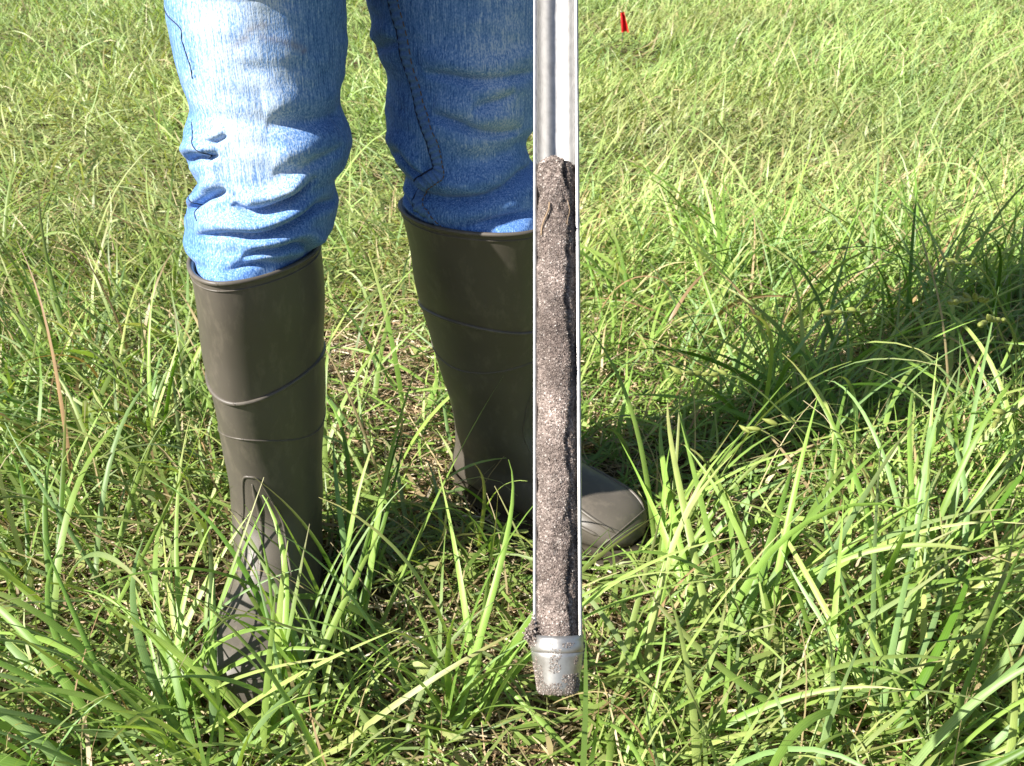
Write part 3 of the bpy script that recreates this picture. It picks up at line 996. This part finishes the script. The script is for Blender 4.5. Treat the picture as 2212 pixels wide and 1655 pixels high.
    dens = vnoise(l * 260, a * 4.0, 44, 1.0) + 0.45 * np.exp(-((l - 0.002) / 0.004) ** 2) + 0.35 * (a > 2.2) * (l < 0.014)
    keep = (dens > 0.62) & (rng.random(n) < 0.75)
    grains('sand_grains', on_probe(l[keep], rr[keep], a[keep]), 0.00016 + 0.0002 * rng.random(keep.sum()), core)
    # lump caked on the left of the collar
    n = 2600
    g = rng.normal(size=(n, 3))
    cl = l_at(1372)
    pts = on_probe(cl + g[:, 0] * 0.0030, OD / 2 + 0.0002 + np.abs(g[:, 1]) * 0.0015 * np.exp(-(g[:, 0] / 1.6) ** 2), np.pi - 0.1 + g[:, 2] * 0.22)
    grains('soil_lump', pts, 0.0003 + 0.0003 * rng.random(n), core)
    # dry roots in the upper core
    for k in range(2):
        l = lb - 0.034 - 0.020 * random.random()
        a = R(random.choice([120, 135, 150, 160, 50, 160, 150]))
        n = 12
        ll = l + np.linspace(0, 0.012 + 0.01 * random.random(), n)
        aa = a + np.linspace(0, random.uniform(-0.5, 0.5), n) + 0.08 * np.sin(np.linspace(0, 6, n) + k)
        r = 0.0102 + 0.0004 * random.random() - 0.0008 * np.sin(aa)
        Vt, Ft = tube(on_probe(ll, r, aa) - tip, 0.00016 if k else 0.0004, 5)
        add('root_fibre', mesh_from('root_fibre', Vt, Ft), M_FIBRE, core)


build_core()

# ------------------------------------------------------------------ red flag in the distance
def build_flag():
    yf = 3.9
    a, b = at_y(1344, 26, yf), at_y(1349, 69, yf)
    f = empty('marker_flag', (b[0], yf, 0.0), label='small red marker flag standing in the far grass', category='flag')
    O = np.array(f.location)
    n = 14
    rows = []
    for i in range(n):
        t = i / (n - 1)
        c = a * (1 - t) + b * t
        w = 0.0065 + 0.0075 * t
        row = []
        for q in range(9):
            s = q / 8 - 0.5
            row.append(c + np.array([s * 2 * w + 0.002 * t, 0.010 * math.sin(s * 7 + t) - 0.006 * abs(s), 0.0]))
        rows.append(row)
    G = np.array(rows)
    back = G + np.array([0.0, 0.0012, 0.0])
    V = np.concatenate([G.reshape(-1, 3), back.reshape(-1, 3)]) - O
    g = grid_faces(n, 9)
    edge = [i * 9 for i in range(n)] + [(n - 1) * 9 + q for q in range(1, 9)] + [i * 9 + 8 for i in range(n - 2, -1, -1)] + [q for q in range(7, 0, -1)]
    m = n * 9
    sides = np.array([(edge[i], edge[(i + 1) % len(edge)], edge[(i + 1) % len(edge)] + m, edge[i] + m) for i in range(len(edge))])
    add('flag', mesh_from('flag', V, np.concatenate([g[:, ::-1], g + m, sides])), M_RED, f)
    V, F = tube(np.array([(b[0] - 0.006, yf + 0.004, -0.05), (b[0] - 0.006, yf + 0.004, b[2]), (a[0] - 0.004, yf + 0.004, a[2] + 0.003)]) - O, 0.0018, 8)
    add('wire', mesh_from('wire', V, F), M_WIRE, f)


build_flag()

# ------------------------------------------------------------------ grass
def blades(base, phi, L, W, a0, a1, pw, drift, twist, fold, K, cb, cm, ct, floor=None):
    """strip leaves. Returns vertices (N,K+1,3,3), colours, faces"""
    N = len(L)
    s = np.linspace(0, 1, K + 1)[None, :]
    al = a0[:, None] + (a1 - a0)[:, None] * s ** pw[:, None]
    ph = phi[:, None] + drift[:, None] * s ** 1.5
    ds = (L / K)[:, None]
    d = np.stack([np.sin(al) * np.cos(ph), np.sin(al) * np.sin(ph), np.cos(al)], -1)
    step = (d[:, 1:] + d[:, :-1]) * 0.5 * ds[..., None]
    P = np.concatenate([np.zeros((N, 1, 3)), np.cumsum(step, axis=1)], axis=1) + base[:, None, :]
    fl = (0.004 if floor is None else floor[:, None])
    P[..., 2] = np.maximum(P[..., 2], fl)
    tw = twist[:, None] * s
    side = np.stack([-np.sin(ph), np.cos(ph), 0 * ph], -1)
    nrm = np.cross(d, side)
    sv = side * np.cos(tw)[..., None] + nrm * np.sin(tw)[..., None]
    nv = np.cross(d, sv)
    wp = np.clip(np.minimum(0.55 + 2.2 * s, 1.0) * (1 - s ** 2.6) ** 0.9, 0.0, 1)
    w = W[:, None] * 0.5 * wp
    w[:, -1] = 0.0003
    V = np.stack([P - sv * w[..., None], P + nv * (w * fold[:, None])[..., None], P + sv * w[..., None]], axis=2)
    sc = s[..., None]
    c = np.where(sc < 0.3, cb[:, None] + (cm - cb)[:, None] * (sc / 0.3), cm[:, None] + (ct - cm)[:, None] * np.clip((sc - 0.45) / 0.55, 0, 1) ** 1.5)
    C = np.zeros((N, K + 1, 3, 4))
    C[..., :3] = c[:, :, None, :]
    C[..., 3] = np.array([0.0, 0.5, 1.0])
    return V, C


def blade_faces(N, K, cols=3):
    f = grid_faces(K + 1, cols)
    return (np.arange(N)[:, None, None] * ((K + 1) * cols) + f[None]).reshape(-1, 4)


G_LIGHT, G_MID, G_BLUE, G_YEL = (0.25, 0.385, 0.080), (0.16, 0.275, 0.048), (0.20, 0.315, 0.11), (0.325, 0.41, 0.115)
G_DEEP = (0.085, 0.175, 0.018)
G_STRAW, G_PURP, G_BROWN = (0.46, 0.37, 0.20), (0.24, 0.14, 0.10), (0.30, 0.20, 0.10)
PAL = np.array([G_LIGHT, G_MID, G_BLUE, G_YEL, G_DEEP, G_STRAW, G_BROWN])


def blade_colours(N, p, tipdry=0.2):
    k = rng.choice(len(PAL), N, p=p)
    cm = (PAL[k] * 0.72 + 0.28 * np.array([0.385, 0.46, 0.23]) if p is P_FAR else PAL[k]) * (0.8 + 0.45 * rng.random((N, 1))) * (1 + 0.10 * (rng.random((N, 3)) - 0.5))
    cb = cm * 0.75 + np.array([0.22, 0.24, 0.09]) * 0.25
    ct = cm * 1.0
    dry = rng.random(N) < tipdry
    tipc = np.array([G_STRAW, G_PURP, G_BROWN])[rng.integers(0, 3, N)]
    ct[dry] = 0.35 * cm[dry] + 0.65 * tipc[dry]
    return cb, cm, ct


feet = []      # discs that no blade may enter: (x, y, radius, top height)
for B in (boot_l, boot_r):
    for i in (4, 20, 36, 52, 64, 76, 88, 100, 112, 124, 136, 146):
        c = B.P[i].mean(axis=0)
        rad = np.abs(np.linalg.norm(B.P[i][:, :2] - c[:2], axis=1))
        feet.append((c[0], c[1], float(np.percentile(rad, 55)), float(B.P[i][:, 2].min()) - 0.01, float(B.P[i][:, 2].max()) + 0.008))


def clear(V):
    """mask of blades that stay clear of the boots"""
    P = V[:, :, 1, :]
    bad = np.zeros(len(P), bool)
    for x, y, r, z0, z1 in feet:
        inside = ((P[..., 0] - x) ** 2 + (P[..., 1] - y) ** 2 < r * r) & (P[..., 2] < z1) & (P[..., 2] > z0)
        bad |= inside.any(axis=1)
    bad |= ((P[..., 2] > 0.05) & (P[..., 1] < 0.93) & (P[..., 1] > 0.74) & (P[..., 0] > 0.03) & (P[..., 0] < 0.11)).any(axis=1)
    bad |= ((P[..., 2] > 0.06) & (P[..., 1] < 3.92) & (P[..., 1] > 3.3) & (P[..., 0] > 0.35) & (P[..., 0] < 0.50)).any(axis=1)
    # stay out of the space the probe and the photographer take
    w = P - tip
    l = w @ AX_T
    rad = np.linalg.norm(w - l[..., None] * AX_T, axis=-1)
    bad |= ((rad < 0.03) & (l > -0.03)).any(axis=1)
    bad |= ((np.linalg.norm(P - EYE, axis=-1) < 0.40)).any(axis=1)
    bad |= ((P[..., 2] > 0.24) & (P[..., 1] < 0.60) & (np.abs(P[..., 0] - 0.02) < 0.16)).any(axis=1)
    return ~bad


def half_width(y):
    return 0.33 + 0.56 * np.maximum(y, 0)


def scatter(n, y0, y1, margin, bias=1.0):
    """points over the strip of meadow in view with a margin on both sides"""
    y = y0 + (y1 - y0) * rng.random(n * 3) ** bias
    x = (rng.random(n * 3) * 2 - 1) * (half_width(y1) + margin)
    k = np.abs(x) < half_width(y) + margin
    return x[k][:n], y[k][:n]


def grass_mesh(name, sets, label, mat=M_GRASS, category='grass'):
    Vs, Fs, Cs, off = [], [], [], 0
    for V, C, cols in sets:
        N, K1 = V.shape[:2]
        if cols == 2:
            V, C = V[:, :, [0, 2]], C[:, :, [0, 2]]
        Fs.append(blade_faces(N, K1 - 1, cols) + off)
        off += N * K1 * cols
        Vs.append(V.reshape(-1, 3)); Cs.append(C.reshape(-1, 4))
    return add(name, mesh_from(name, np.concatenate(Vs), np.concatenate(Fs), cols=np.concatenate(Cs)), mat, kind='stuff', label=label, category=category)


def U(n, a, b):
    return a + (b - a) * rng.random(n)


def heading(x, y, n, spread):
    """left of the picture the leaves lean left, right of it they lean right, with much scatter"""
    lean = np.where(x < 0.05, np.pi * 0.86, np.pi * 0.22)
    return np.where(rng.random(n) < 0.45, lean + rng.normal(size=n) * spread, rng.random(n) * 2 * np.pi)


def make_set(n, y0, y1, margin, Lr, Wr, K, cols, p, tipdry, a0=(0.1, 0.7), a1=(0.9, 1.9), clump=None, thr=0.0, bias=1.0, zoff=0.0, hn=True):
    x, y = scatter(n, y0, y1, margin, bias)
    if clump:
        v = vnoise(x, y, clump[0], clump[1])
        k = v > thr * rng.random(len(v)) + thr * 0.35
        x, y = x[k], y[k]
    n = len(x)
    base = np.stack([x, y, ground_z(x, y) - 0.014 + zoff], -1)
    vary = (0.7 + 0.6 * vnoise(x, y, 91, 1.7)) if hn else np.ones(n)
    L = U(n, *Lr) * vary
    near = np.clip((y - 0.30) / 0.25, 0.3, 1)
    L = L * near
    W = U(n, *Wr)
    cb, cm, ct = blade_colours(n, p, tipdry)
    patch = (0.84 + 0.32 * vnoise(x, y, 55, 1.6))[:, None]                    # lusher and drier patches
    dry = np.clip((vnoise(x, y, 56, 2.6) - 0.55) * 2.0, 0, 0.5 if p is P_FAR else 0.3)[:, None] * rng.random((n, 1))
    cb, cm, ct = [(c * (1 - dry) + dry * np.array([0.40, 0.35, 0.17])) * patch for c in (cb, cm, ct)]
    V, C = blades(base, heading(x, y, n, 0.7), L, W, U(n, *a0), U(n, *a1), U(n, 0.9, 2.2), rng.normal(size=n) * 0.5, rng.normal(size=n) * 0.9, U(n, 0.1, 0.55), K, cb, cm, ct, floor=U(n, 0.002, 0.03))
    k = clear(V)
    return V[k], C[k], cols


P_NEAR = [0.34, 0.24, 0.16, 0.12, 0.08, 0.03, 0.03]
P_FAR = [0.40, 0.16, 0.10, 0.26, 0.02, 0.04, 0.02]
P_LOW = [0.36, 0.26, 0.06, 0.16, 0.08, 0.06, 0.02]

grass_mesh('grass', [
    make_set(3600, 0.28, 1.7, 0.45, (0.16, 0.32), (0.0035, 0.008), 12, 3, P_NEAR, 0.5, clump=(12, 5.5), thr=0.72, a0=(0.15, 1.0), a1=(0.9, 2.3)),
    make_set(15000, 0.28, 1.8, 0.45, (0.09, 0.21), (0.0026, 0.0055), 8, 2, P_NEAR, 0.33, clump=(13, 7.0), thr=0.55, a0=(0.15, 1.1), a1=(0.9, 2.2)),
    make_set(34000, 0.25, 1.9, 0.45, (0.05, 0.12), (0.0022, 0.0042), 6, 2, P_LOW, 0.15, clump=(14, 9.0), thr=0.40, a0=(0.2, 1.1), a1=(0.8, 2.0)),
    make_set(5200, 0.25, 2.2, 0.45, (0.08, 0.22), (0.001, 0.0024), 7, 2, [0.0, 0.0, 0.0, 0.15, 0.0, 0.55, 0.30], 0.3, a0=(0.2, 1.3), a1=(0.8, 2.6)),
    make_set(9000, 0.25, 2.0, 0.45, (0.015, 0.04), (0.005, 0.010), 4, 2, P_LOW, 0.1, clump=(15, 8.0), thr=0.45, a0=(0.8, 1.5), a1=(1.0, 2.0), zoff=0.02),
], 'green meadow grass around the boots in the foreground')
grass_mesh('grass', [
    make_set(38000, 1.55, 3.4, 0.9, (0.07, 0.16), (0.0035, 0.0065), 6, 2, P_FAR, 0.25, bias=0.9, a0=(0.15, 1.15), a1=(0.8, 2.1)),
    make_set(20000, 1.4, 3.4, 0.9, (0.04, 0.10), (0.003, 0.006), 5, 2, P_FAR, 0.15),
    make_set(1500, 1.5, 3.6, 0.8, (0.20, 0.34), (0.003, 0.0055), 8, 2, P_FAR, 0.35, a0=(0.2, 1.0), a1=(0.9, 2.2)),
    make_set(70000, 3.2, 6.6, 1.0, (0.07, 0.16), (0.0045, 0.008), 4, 2, P_FAR, 0.25, bias=0.85, a0=(0.15, 1.1), a1=(0.8, 2.0)),
    make_set(14000, 6.4, 12.0, 2.0, (0.12, 0.26), (0.010, 0.020), 4, 2, P_FAR, 0.2),
], 'sunlit yellow green meadow grass stretching into the distance')


def straw(n, y0, y1, margin):
    x, y = scatter(n, y0, y1, margin)
    n = len(x)
    base = np.stack([x, y, ground_z(x, y) - 0.010 + 0.024 * rng.random(n) ** 1.5], -1)
    pal = np.array([(0.56, 0.46, 0.31), (0.48, 0.36, 0.22), (0.36, 0.25, 0.15), (0.22, 0.15, 0.09), (0.62, 0.54, 0.40)])
    c = pal[rng.integers(0, 5, n)] * (0.75 + 0.5 * rng.random((n, 1)))
    V, C = blades(base, rng.random(n) * 6.283, U(n, 0.02, 0.09), U(n, 0.0012, 0.0034), U(n, 1.1, 1.6), U(n, 1.3, 1.9), np.ones(n), rng.normal(size=n) * 0.8, rng.normal(size=n) * 1.5, U(n, 0.1, 0.4), 3, c, c, c * 0.9, floor=base[:, 2])
    k = clear(V)
    return V[k], C[k], 2


grass_mesh('straw_litter', [straw(46000, 0.25, 2.0, 0.35), straw(9000, 2.0, 3.4, 0.6)], 'tan dead straw lying matted on the soil under the grass', M_STRAW, 'straw')

# ------------------------------------------------------------------ single tussocks, leaf by leaf
def tussock(px, py, n, Lr, Wr, spread, a0, a1, label, pal, phi0=None, phs=3.2, tipdry=0.3, z=0.0, seed=0):
    global rng
    keep, rng = rng, np.random.default_rng(500 + seed)
    c = at_z(px, py, z)
    a0 = (a0[0] + 0.1, a0[1] + 0.25); a1 = (a1[0] + 0.25, a1[1] + 0.5)
    t = empty('grass_tussock', (c[0], c[1], 0.0), label=label, category='grass', group='grass tussocks')
    r = spread * np.sqrt(rng.random(n)); a = rng.random(n) * 6.283
    base = np.stack([c[0] + r * np.cos(a), c[1] + r * np.sin(a), np.full(n, -0.012)], -1)
    phi = (phi0 + rng.normal(size=n) * phs) if phi0 is not None else rng.random(n) * 6.283
    V, C = blades(base, phi, U(n, *Lr), U(n, *Wr) * 0.85, U(n, *a0), U(n, *a1), U(n, 0.9, 2.6), rng.normal(size=n) * 0.55, rng.normal(size=n) * 0.9, U(n, 0.15, 0.6), 14, *blade_colours(n, pal, tipdry), floor=U(n, 0.004, 0.03))
    ok = clear(V)
    f = blade_faces(1, 14, 3)
    O = np.array(t.location)
    for i in range(n):
        if ok[i]:
            add('leaf', mesh_from('leaf', V[i].reshape(-1, 3) - O, f, cols=C[i].reshape(-1, 4)), M_GRASS, t)
    rng = keep


PT = [0.42, 0.24, 0.22, 0.08, 0.04, 0.0, 0.0]
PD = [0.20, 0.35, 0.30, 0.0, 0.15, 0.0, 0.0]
tussock(985, 1560, 30, (0.18, 0.34), (0.0045, 0.008), 0.025, (0.0, 0.5), (0.3, 1.3), 'upright grass tussock just left of the probe tip', PT, seed=1)
tussock(735, 1400, 26, (0.18, 0.32), (0.005, 0.009), 0.03, (0.05, 0.6), (0.4, 1.4), 'tall grass tussock at the inner side of the sunlit boot', PT, phi0=math.pi * 0.8, phs=1.0, seed=2)
tussock(540, 1620, 30, (0.14, 0.28), (0.005, 0.0095), 0.055, (0.1, 0.6), (0.4, 1.4), 'broad leaved tussock in front of the toe of the sunlit boot', PT, phi0=math.pi * 0.75, phs=0.9, seed=3)
tussock(330, 1660, 26, (0.20, 0.34), (0.005, 0.011), 0.05, (0.3, 0.9), (0.9, 1.7), 'big broad leaved tussock sprawling left in the near left corner', PT, phi0=math.pi * 0.85, phs=0.6, seed=4)
tussock(150, 1350, 26, (0.22, 0.36), (0.005, 0.0085), 0.05, (0.1, 0.7), (0.6, 1.6), 'tall tussock left of the boots, near the left edge', PT, phi0=math.pi * 0.8, phs=1.0, seed=5)
tussock(1610, 1420, 34, (0.20, 0.36), (0.006, 0.0105), 0.05, (0.2, 0.8), (0.7, 1.7), 'wide bladed tussock right of the probe tip', PT, phi0=math.pi * 0.35, phs=1.0, seed=6)
tussock(1420, 1230, 24, (0.18, 0.30), (0.005, 0.009), 0.04, (0.1, 0.6), (0.5, 1.5), 'bright tussock just past the toe of the sideways boot', PT, phi0=math.pi * 0.3, phs=0.9, seed=7)
tussock(1740, 960, 46, (0.22, 0.36), (0.0045, 0.0085), 0.08, (0.1, 0.8), (0.6, 1.7), 'large spreading tussock in the middle of the right side', PT, seed=8)
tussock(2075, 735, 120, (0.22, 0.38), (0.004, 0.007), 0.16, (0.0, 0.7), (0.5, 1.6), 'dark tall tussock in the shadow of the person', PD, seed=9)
tussock(1980, 1310, 34, (0.22, 0.38), (0.005, 0.009), 0.05, (0.2, 0.8), (0.7, 1.7), 'tall tussock on the right edge below the seed heads', PT, phi0=math.pi * 0.25, phs=1.1, seed=10)
tussock(1900, 1640, 32, (0.18, 0.32), (0.005, 0.0105), 0.05, (0.2, 0.9), (0.8, 1.7), 'broad tussock in the near right corner', PT, phi0=math.pi * 0.3, phs=1.0, seed=11)
tussock(1330, 1620, 22, (0.14, 0.24), (0.0045, 0.009), 0.04, (0.3, 0.9), (0.9, 1.7), 'low tussock under the probe tip', PT, phi0=0.2, phs=1.2, seed=12)
tussock(1060, 1215, 22, (0.12, 0.22), (0.0045, 0.0075), 0.03, (0.0, 0.5), (0.3, 1.2), 'short tussock at the heel of the shaded boot', PT, seed=13)
tussock(330, 1010, 26, (0.20, 0.32), (0.0045, 0.008), 0.05, (0.1, 0.7), (0.6, 1.6), 'leaning tussock behind and left of the sunlit boot', PT, phi0=math.pi * 0.8, phs=1.2, seed=14)
tussock(420, 1560, 30, (0.16, 0.27), (0.005, 0.010), 0.05, (0.0, 0.6), (0.5, 1.4), 'leafy tussock at the outer side of the sunlit boot toe', PT, phi0=0.5, phs=0.9, seed=15)
tussock(640, 1590, 22, (0.16, 0.27), (0.004, 0.008), 0.04, (0.0, 0.4), (0.3, 1.2), 'slim upright tussock veiling the instep of the sunlit boot', PT, phi0=2.2, phs=0.9, seed=16)


# ------------------------------------------------------------------ sedge stalks with seed heads
def sedge(px, py, tipx, tipy, ztip, label, nsp=5):
    b = at_z(px, py, 0.0)
    d = at_z(tipx, tipy, ztip)
    s = empty('sedge_stalk', (b[0], b[1], 0.0), label=label, category='sedge', group='sedge stalks')
    O = np.array(s.location)
    mid = (b + d) / 2 + np.array([0, 0, 0.06])
    path = smoothcurve([b - np.array([0, 0, 0.01]), (b + mid) / 2 + np.array([0, 0, 0.025]), mid, (mid + d) / 2 + np.array([0, 0, 0.02]), d], 30)
    V, F = tube(path - O, np.linspace(0.0013, 0.0006, 30), 6)
    add('stem', mesh_from('stem', V, F), M_STALK, s)
    for k in range(nsp):
        t = 1 - 0.24 * k / nsp
        p = path[int(t * 29)]
        ax = path[min(29, int(t * 29) + 1)] - path[int(t * 29) - 2]
        ax = ax / np.linalg.norm(ax) + np.array([random.uniform(-.6, .6), random.uniform(-.6, .6), random.uniform(0, .6)])
        ax /= np.linalg.norm(ax)
        ln, r = random.uniform(0.012, 0.018), random.uniform(0.0022, 0.0031)
        u = np.linspace(0, 1, 9)
        rad = r * np.sin(np.pi * np.clip(u, 0.03, 0.97)) ** 0.8 * (1.15 - 0.5 * u) + 0.0002
        V, F = tube(p + ax * (u[:, None] * ln) - O, rad, 8)
        add('spikelet', mesh_from('spikelet', V, F), M_SPIKE, s)


sedge(2200, 900, 2045, 570, 0.34, 'sedge stalk with the uppermost pale seed head, at the right edge', 5)
sedge(2190, 960, 2060, 655, 0.33, 'sedge stalk with the fullest cluster of pale seed heads, at the right edge', 9)
sedge(2215, 1000, 2120, 700, 0.31, 'sedge stalk bearing a seed head just below the fullest cluster, at the right edge', 6)
sedge(1860, 1180, 1475, 810, 0.24, 'long leaning sedge stalk with a seed head nearest the probe', 6)
sedge(2080, 1010, 1800, 675, 0.27, 'leaning sedge stalk with a small seed head above the large spreading tussock', 4)
sedge(2020, 1180, 1620, 935, 0.16, 'low sedge stalk with a drooping seed head over the large spreading tussock', 4)
sedge(2150, 780, 1765, 545, 0.24, 'grey green sedge stalk in front of the dark tussock', 4)
sedge(2230, 1150, 2150, 910, 0.18, 'lowest sedge stalk with a seed head at the right edge', 4)

# ------------------------------------------------------------------ the rest of the person (above the frame)
def skin_body():
    O = np.array(person.location)
    hand = tip + (PROBE_LEN + 0.004) * AX_T + E1 * 0.05
    px = -0.118
    me = bpy.data.meshes.new('body')
    V = [(px, 0.89, 0.95), (px, 0.885, 1.08), (px, 0.88, 1.22), (px, 0.885, 1.36), (px, 0.88, 1.44), (px, 0.87, 1.50), (px, 0.86, 1.56), (px, 0.855, 1.64), (px, 0.865, 1.69)]
    r = [(0.13, 0.09), (0.115, 0.085), (0.125, 0.09), (0.11, 0.08), (0.05, 0.05), (0.05, 0.05), (0.07, 0.085), (0.075, 0.09), (0.05, 0.06)]
    E = [(i, i + 1) for i in range(8)]

    def chain(start, pts, rad):
        k = start
        for p, q in zip(pts, rad):
            V.append(tuple(p)); r.append((q, q)); E.append((k, len(V) - 1)); k = len(V) - 1
        return k
    # arm holding the probe
    h = hand + np.array([0.0, 0.02, 0.02])
    w = chain(3, [(px + 0.15, 0.885, 1.37), (px + 0.21, 0.90, 1.12), tuple((np.array([px + 0.21, 0.90, 1.12]) + h) / 2), tuple(h + np.array([0.004, 0.035, 0.035])), tuple(h)], [0.05, 0.042, 0.036, 0.026, 0.022])
    for q, (dx, ln) in enumerate(((-0.030, 0.9), (-0.011, 1.0), (0.009, 0.96), (0.028, 0.8))):
        k0 = hand + E1 * dx
        chain(w, [k0 + E2 * -0.006 + AX_T * 0.024, k0 + E2 * 0.018 + AX_T * 0.014, k0 + E2 * 0.020 - AX_T * 0.008, k0 + E2 * 0.004 - AX_T * 0.02], [0.0095, 0.009, 0.0085, 0.0075])
    chain(w, [hand - E1 * 0.042 - E2 * 0.016 + AX_T * 0.004, hand - E1 * 0.046 + E2 * 0.006 - AX_T * 0.018, hand - E1 * 0.03 + E2 * 0.02 - AX_T * 0.022], [0.011, 0.0095, 0.008])
    # arm hanging at the side
    w = chain(3, [(px - 0.15, 0.885, 1.37), (px - 0.20, 0.90, 1.12), (px - 0.215, 0.87, 0.98), (px - 0.215, 0.85, 0.88), (px - 0.215, 0.845, 0.845)], [0.05, 0.042, 0.036, 0.026, 0.024])
    for q, dy in enumerate((-0.028, -0.010, 0.009, 0.027)):
        c = np.array([px - 0.215, 0.845 + dy, 0.80])
        chain(w, [c, c + np.array([0.004, 0, -0.03]), c + np.array([0.016, 0, -0.055 + 0.006 * abs(q - 1.3)])], [0.0095, 0.009, 0.0075])
    c = np.array([px - 0.20, 0.81, 0.83])
    chain(w, [c, c + np.array([0.01, -0.012, -0.03])], [0.011, 0.009])
    # legs inside the jeans, down into the boots
    chain(0, [(px - 0.07, 0.885, 0.86), (-0.19, 0.835, 0.52), (-0.226, 0.812, 0.30), (-0.236, 0.825, 0.10)], [0.07, 0.045, 0.04, 0.028])
    chain(0, [(px + 0.07, 0.89, 0.86), (-0.045, 0.925, 0.52), (-0.025, 0.935, 0.30), (0.0, 0.99, 0.10)], [0.07, 0.045, 0.036, 0.024])
    me.from_pydata([tuple(np.array(v) - O) for v in V], E, [])
    o = add('body', me, M_SKIN, person)
    mod = o.modifiers.new('skin', 'SKIN'); mod.use_smooth_shade = True
    for i, d in enumerate(me.skin_vertices[0].data):
        d.radius = r[i]
        d.use_root = (i == 0)
    ss = o.modifiers.new('sub', 'SUBSURF'); ss.levels = 1; ss.render_levels = 1
    # face and hair
    hc = np.array([px, 0.858, 1.615])
    for sg in (-1, 1):
        u = np.linspace(-1, 1, 7)
        Vv, F = tube(np.array([hc + np.array([sg * 0.03, -0.083, 0.0]) + np.array([t * 0.013, 0.002 * t * t, 0]) for t in u]) - O, 0.006 * np.sqrt(np.clip(1 - u ** 2, 0.02, 1)), 8)
        add('eye', mesh_from('eye', Vv, F), M_HAIR, person)
        Vv, F = tube(np.array([hc + np.array([sg * 0.078, 0.01 + 0.004 * t, t * 0.03]) for t in u]) - O, 0.010 * np.sqrt(np.clip(1 - u ** 2, 0.05, 1)), 8)
        add('ear', mesh_from('ear', Vv, F), M_SKIN, person)
    Vv, F = tube(np.array([hc + np.array([0, -0.086 - 0.014 * t, 0.012 - 0.045 * t]) for t in np.linspace(0, 1, 7)]) - O, np.linspace(0.006, 0.012, 7), 8)
    add('nose', mesh_from('nose', Vv, F), M_SKIN, person)
    Vv, F = tube(np.array([hc + np.array([0.024 * t, -0.083 + 0.008 * t * t, -0.062]) for t in np.linspace(-1, 1, 9)]) - O, 0.005 * np.sqrt(np.clip(1 - np.linspace(-1, 1, 9) ** 2, 0.05, 1)), 8)
    add('mouth', mesh_from('mouth', Vv, F), mat_simple('lips', (0.45, 0.18, 0.15), rough=0.5), person)
    a = np.linspace(0, 2 * np.pi, 40, endpoint=False)
    rows = []
    for t in np.linspace(0.02, 1, 16):
        e = t * 1.9
        back = np.clip(np.sin(a), -0.2, 1)
        rows.append(np.stack([hc[0] + 0.092 * math.sin(min(e, 1.5)) * np.cos(a), hc[1] + 0.015 + 0.108 * math.sin(min(e, 1.5)) * np.where(np.sin(a) < -0.2, np.sin(a) * (1 - 0.25 * t), np.sin(a)), hc[2] + 0.03 + 0.098 * math.cos(e) - 0.12 * t * np.clip(np.sin(a) + 0.3, 0, 1)], -1))
    Vv = np.array(rows).reshape(-1, 3) - O
    add('hair', mesh_from('hair', Vv, grid_faces(16, 40, True)), M_HAIR, person)
    # shirt: trunk with two sleeves
    parts = []
    rows = []
    for z, hx, hy in ((0.96, 0.178, 0.125), (1.02, 0.172, 0.122), (1.12, 0.16, 0.115), (1.22, 0.168, 0.118), (1.32, 0.178, 0.115), (1.38, 0.16, 0.10), (1.42, 0.10, 0.075), (1.445, 0.066, 0.062)):
        rows.append(np.stack([px + hx * np.cos(a), 0.885 + hy * np.sin(a), np.full(40, z) + 0.006 * np.sin(a * 5)], -1))
    parts.append((np.array(rows).reshape(-1, 3), grid_faces(len(rows), 40, True)))
    for sg in (-1, 1):
        parts.append(tube([(px + sg * 0.10, 0.885, 1.385), (px + sg * 0.15, 0.885, 1.37), (px + sg * 0.175, 0.89, 1.29), (px + sg * 0.195, 0.895, 1.2)], [0.06, 0.066, 0.064, 0.062], 24))
    Vv, F = joinparts(parts)
    add('shirt', mesh_from('shirt', Vv - O, F), M_SHIRT, person)


skin_body()
